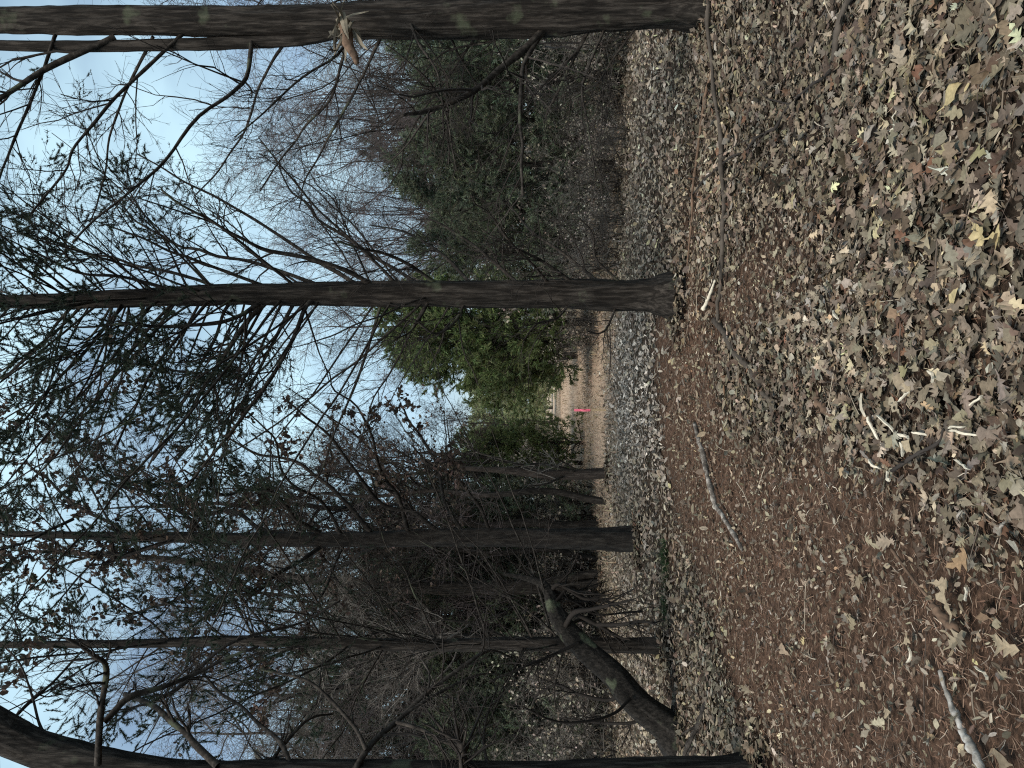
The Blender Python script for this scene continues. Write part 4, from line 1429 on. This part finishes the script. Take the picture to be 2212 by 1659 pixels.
def box_v(x0, x1, y0, y1, z0, z1):
    v = np.array([(x, y, z) for z in (z0, z1) for y in (y0, y1) for x in (x0, x1)], float)
    f = np.array([(0, 1, 3, 2), (4, 6, 7, 5), (0, 4, 5, 1), (2, 3, 7, 6), (0, 2, 6, 4), (1, 5, 7, 3)])
    return v, f


v, f = box_v(-.017, .017, -.006, .006, -.1, hgt - .02)
obj('shaft', mk_mesh('shaft', v, f), M['lath'], st)
acc = Acc()
v, f = box_v(-.024, .024, -.010, .010, .29, hgt)
acc.add(v, f)
obj('painted_top', acc.mesh('painted_top'), M['pink'], st)
acc = Acc()
for sx, L in ((-.55, .20), (.5, .14)):
    n = 8
    zz = np.linspace(hgt - .12, hgt - .12 - L, n)
    xx = sx * (.018 + .012 * np.sin(np.linspace(0, 2.2, n)))
    yy = -.012 - .02 * np.sin(np.linspace(0, 3.5, n) + sx)
    w = .010
    v = np.stack([np.stack([xx - w, yy, zz], -1), np.stack([xx + w, yy - .008, zz - .01], -1)], 1).reshape(-1, 3)
    i2 = np.arange(2 * n).reshape(n, 2)
    acc.add(v, np.stack([i2[:-1, 0], i2[:-1, 1], i2[1:, 1], i2[1:, 0]], -1))
obj('ribbon', acc.mesh('ribbon'), M['pink'], st)
pts = np.array([[.05, 0, -.05], [.045, 0, .1], [.03, 0, .28]])
v, f = prism(pts, [.006, .006, .005])
o = obj('lath_piece', mk_mesh('lath_piece', v, f), M['lath'], st)

# ------------------------------------------------------------------ fallen sticks
def stick(name, label, px, hw, mat, lift=0.0, cat='stick', wob=0.08, group=None, n=44, k=10, forks=0, rough=0.35):
    g = [G(a, b) for a, b in px]
    g = np.array(g)
    d = g[:, 1]
    hw = np.linspace(hw[0], hw[-1], len(px)) if len(hw) != len(px) else np.array(hw, float)
    r = hw / F * d * 0.78
    g[:, 2] += r * 0.6 + 0.02 + lift
    org = np.array([g[0][0], g[0][1], float(gz(g[0][0], g[0][1]))])
    q = resample(np.column_stack([g, r]), n)
    pp, rr = q[:, :3], q[:, 3]
    L = np.linalg.norm(pp[-1] - pp[0])
    for ax in range(3):
        pp[:, ax] += (vnoise(np.stack([np.linspace(0, L * 4, n), np.full(n, ax * 7.3 + px[0][0]), np.zeros(n)], -1), 41) - .5) * wob * (0.5 if ax == 2 else 1)
    rr = rr * (1 + .35 * (vnoise(np.stack([np.linspace(0, L * 14, n), np.full(n, px[0][1] * 1.), np.zeros(n)], -1), 42) - .5))
    acc = Acc()
    v, f = tubes(pp[None], rr[None], k)
    cen = np.repeat(pp, k, 0)
    v = cen + (v - cen) * (1 + rough * (vnoise(v * 45.0, 43) - .5) * 2)[:, None]
    v = np.vstack([v, pp[:1] - nrm(pp[1:2] - pp[:1]) * rr[0] * .7, pp[-1:] + nrm(pp[-1:] - pp[-2:-1]) * rr[-1] * .7])
    e0, e1 = np.arange(k), np.arange((n - 1) * k, n * k)
    acc.add(v, f)
    acc.f.setdefault(3, []).append(np.concatenate([np.stack([np.roll(e0, -1), e0, np.full(k, len(v) - 2)], -1), np.stack([e1, np.roll(e1, -1), np.full(k, len(v) - 1)], -1)]))
    if forks:
        c, cr = branch_from(pp[None], rr[None], forks, 0.2, 0.95, (0.4, 0.9), (L * .08, L * .3), 5, .15, (0, 0, -.03), .5, .002)
        c[:, :, 2] = np.maximum(c[:, :, 2], gz(c[:, :, 0], c[:, :, 1]) + .015)
        v2, f2 = tubes(c, cr, 4)
        acc.add(v2, f2)
    o = obj(name, acc.mesh(name, True, org), mat)
    o.location = org
    return tag(o, label, cat, group)


M['pale_bark'] = mat_bark('pale_bark', (0.03, 0.025, 0.021), (0.13, 0.115, 0.10), (0.5, 0.47, 0.42), scale=(11, 11, 11), bump=0.5)
M['grey_wood'] = mat_plain('weathered_wood', (0.065, 0.054, 0.044), vary=0.4, scale=14, bump=0.4)
M['white_wood'] = mat_bark('bleached_wood', (0.06, 0.05, 0.042), (0.25, 0.235, 0.21), (0.72, 0.71, 0.68), scale=(6, 6, 6), bump=0.5)
stick('fallen_branch', 'crooked pale-barked branch lying across the brown needle path', [(1506, 918), (1522, 960), (1532, 1005), (1548, 1060), (1562, 1100), (1590, 1150), (1612, 1192)], [5, 7, 8, 8, 7, 7, 5], M['pale_bark'], wob=.05)
stick('fallen_branch', 'long thin grey pole lying sideways in the leaves right of the middle trunk', [(1543, -10), (1552, 120), (1566, 260), (1576, 400), (1576, 520), (1568, 640), (1564, 690)], [7, 5, 6, 6, 6, 5, 4], M['grey_wood'], lift=.025, wob=.09, forks=2)
stick('fallen_branch', 'thin brown switch lying just beyond the long grey pole', [(1548, 150), (1528, 260), (1512, 380), (1506, 480), (1496, 570)], [4, 4, 4, 3, 2], M['brown_wood'], lift=.02, wob=.05)
stick('fallen_branch', 'half-buried brown branch running from the middle trunk toward the camera', [(1548, 690), (1592, 752), (1640, 815), (1668, 860), (1692, 925)], [8, 9, 9, 8, 6], M['grey_wood'], lift=-.01, wob=.05)
stick('fallen_branch', 'bleached white-tipped branch piece in the near left corner', [(2042, 1448), (2060, 1500), (2088, 1560), (2108, 1605), (2128, 1640), (2150, 1700)], [5, 7, 9, 12, 10, 11], M['white_wood'], wob=.09, rough=.8)
stick('fallen_branch', 'forked grey branch in the leaves at the right edge', [(1872, -12), (1850, 20), (1835, 60), (1826, 110), (1822, 135)], [8, 9, 9, 8, 6], M['grey_wood'], lift=.03, wob=.04, forks=3)
stick('fallen_branch', 'long thin dark twig slanting through the leaves from the forked branch', [(1822, 130), (1760, 190), (1700, 260), (1640, 310), (1560, 375), (1500, 430)], [4, 4, 4, 3, 3, 2], M['twig'], lift=.02, wob=.08, forks=6)
stick('wood_chunk', 'short thick piece of rotten brown wood in the near left litter', [(2030, 1310), (2055, 1338), (2086, 1370)], [9, 13, 8], M['brown_wood'], wob=.02, cat='wood', rough=.9)
stick('wood_chunk', 'dark brown bark slab lying among the leaves ahead', [(1770, 858), (1790, 878), (1806, 898)], [7, 11, 6], M['brown_wood'], wob=.02, cat='wood', rough=.9)
stick('fallen_branch', 'dead mossy limb at the foot of the leaning trunk', [(1540, 1510), (1520, 1560), (1500, 1610), (1490, 1650)], [7, 9, 11, 11], M['dead_limb'], wob=.05, forks=3)
stick('fallen_branch', 'slim dark twig lying among near leaves below the pale splinters', [(1950, 1010), (2000, 985), (2055, 960), (2070, 930)], [5, 5, 4, 3], M['twig'], wob=.06, forks=3, lift=.02)
stick('fallen_branch', 'slim brown stick slanting across the near path', [(1935, 1180), (1980, 1240), (2030, 1300)], [4, 5, 4], M['brown_wood'], wob=.04)
stick('fallen_branch', 'bare straw-pale forked stem beside the foot of the middle trunk', [(1530, 665), (1545, 640), (1556, 605)], [5, 5, 3], M['splinter'], wob=.03, forks=3, lift=.02)

# pale splinters of split wood
spl = (((1888, 850), (1898, 898)), ((1905, 905), (1922, 950)), ((1930, 895), (1972, 940)), ((1970, 935), (1990, 948)), ((1965, 960), (1980, 990)), ((1935, 1020), (1950, 1045)), ((2085, 922), (2125, 926)),
       ((2088, 932), (2140, 938)), ((2010, 930), (2030, 938)), ((2130, 868), (2150, 850)), ((2035, 798), (2050, 828)), ((2090, 1000), (2140, 1020)), ((1820, 672), (1838, 688)), ((1905, 1000), (1925, 1020)), ((1978, 868), (1990, 845)),
       ((2150, 1440), (2165, 1470)), ((1980, 1430), (1990, 1400)), ((2110, 1270), (2125, 1300)))
SPW = ('farthest of the splinter cluster ahead', 'long one just left of the farthest splinter', 'long one in the centre of the cluster', 'short one continuing the central long splinter', 'below the central long splinter', 'left end of the cluster',
       'upper of the near parallel pair', 'lower of the near parallel pair', 'short one before the parallel pair', 'single one nearest the camera right of the cluster', 'single one right of the cluster among large leaves', 'near the parallel pair, slanting left',
       'small one far from the others near the brown branch', 'small one left of the cluster', 'short one right of the central splinter', 'right of the bleached near-left branch', 'small one on the path before the rotten wood', 'small one right of the rotten wood')
for k, (a, b_) in enumerate(spl):
    ga, gb = G(*a), G(*b_)
    L = float(np.linalg.norm(gb - ga))
    n = 7
    t = np.linspace(0, 1, n)
    wd = rng.uniform(1.3, 3.6) / F * ga[1] * (1 + rng.uniform(-.3, .3, n))
    wd[0] *= rng.uniform(.2, .9)
    wd[-1] *= rng.uniform(.1, .6)
    th = .004
    xs = (t - .0) * L
    mid = np.cumsum(rng.normal(0, .003, n))
    zz = .05 + .012 * np.sin(t * 3 + k) + rng.uniform(0, .01)
    v = np.stack([np.stack([xs, mid - wd, zz - th], -1), np.stack([xs, mid - wd * .9, zz + th], -1), np.stack([xs, mid + wd * .9, zz + th * rng.uniform(.2, 1.6)], -1), np.stack([xs, mid + wd, zz - th], -1)], 1).reshape(-1, 3)
    i4 = np.arange(4 * n).reshape(n, 4)
    f = np.concatenate([np.stack([i4[:-1], np.roll(i4, -1, 1)[:-1], np.roll(i4, -1, 1)[1:], i4[1:]], -1).reshape(-1, 4), i4[:1, ::-1], i4[-1:]])
    o = obj('wood_splinter', mk_mesh('wood_splinter', v, f), M['splinter'])
    o.location = ga
    o.rotation_euler = (rng.uniform(-.3, .3), -math.asin(max(-.5, min(.5, (gb - ga)[2] / L))), math.atan2((gb - ga)[1], (gb - ga)[0]))
    tag(o, 'pale split-wood splinter ' + SPW[k], 'splinter', 'pale wood splinters')

# twig litter nobody could count
acc = Acc()
x, y = in_view(900, 2.2, 9, power=.8)
keep = rng.random(len(x)) < 1 - .5 * path_mask(x, y)
x, y = x[keep], y[keep]
N = len(x)
a = rng.uniform(0, 2 * math.pi, N)
p0 = np.stack([x, y, gz(x, y) + rng.uniform(.01, .04, N)], -1)
w = walk(p0, np.stack([np.cos(a), np.sin(a), 0 * a], -1), rng.uniform(.08, .45, N), 5, .12)
w[:, :, 2] = gz(w[:, :, 0], w[:, :, 1]) + rng.uniform(.012, .045, (N, 1))
v, f = tubes(w, np.linspace(1, .5, 5)[None] * rng.uniform(.0015, .0045, N)[:, None], 4)
cc = np.array([(0.10, 0.08, 0.065), (0.16, 0.13, 0.10), (0.36, 0.31, 0.24), (0.07, 0.055, 0.045)])[rng.choice(4, N, p=[.35, .3, .15, .2])]
acc.add(v, f, np.repeat(cc, 20, 0))
o = obj('twig_litter', acc.mesh('twig_litter', True), M['duff'], ground)
o['kind'] = 'stuff'

# low green tufts at the far edge of the path
for k, (sx, sy) in enumerate(((1438, 1195), (1442, 1225), (1440, 1300), (1444, 1325))):
    g = G(sx, sy)
    N = 170
    a = rng.uniform(0, 6.28, N)
    rr = rng.uniform(0, .16, N)
    p0 = np.stack([np.cos(a) * rr * 1.3, np.sin(a) * rr * .7, 0 * a], -1)
    tip = p0 + np.stack([rng.normal(0, .05, N), rng.normal(0, .05, N), rng.uniform(.03, .10, N)], -1)
    wv = nrm(np.stack([rng.normal(0, 1, N), rng.normal(0, 1, N), 0 * a], -1)) * .006
    v = np.stack([p0 - wv, p0 + wv, tip], 1).reshape(-1, 3)
    o = obj('grass_tuft', mk_mesh('grass_tuft', v, np.arange(len(v)).reshape(-1, 3), jit_col((.045, .075, .035), N, 3, .4)), M['needles'])
    o.location = g
    tag(o, ('low green tuft nearest the straight oak', 'second low green tuft from the straight oak', 'low green tuft below the leaning trunk tip', 'low green tuft nearest the thin upright cedar')[k], 'grass tuft', 'green tufts along the path edge')
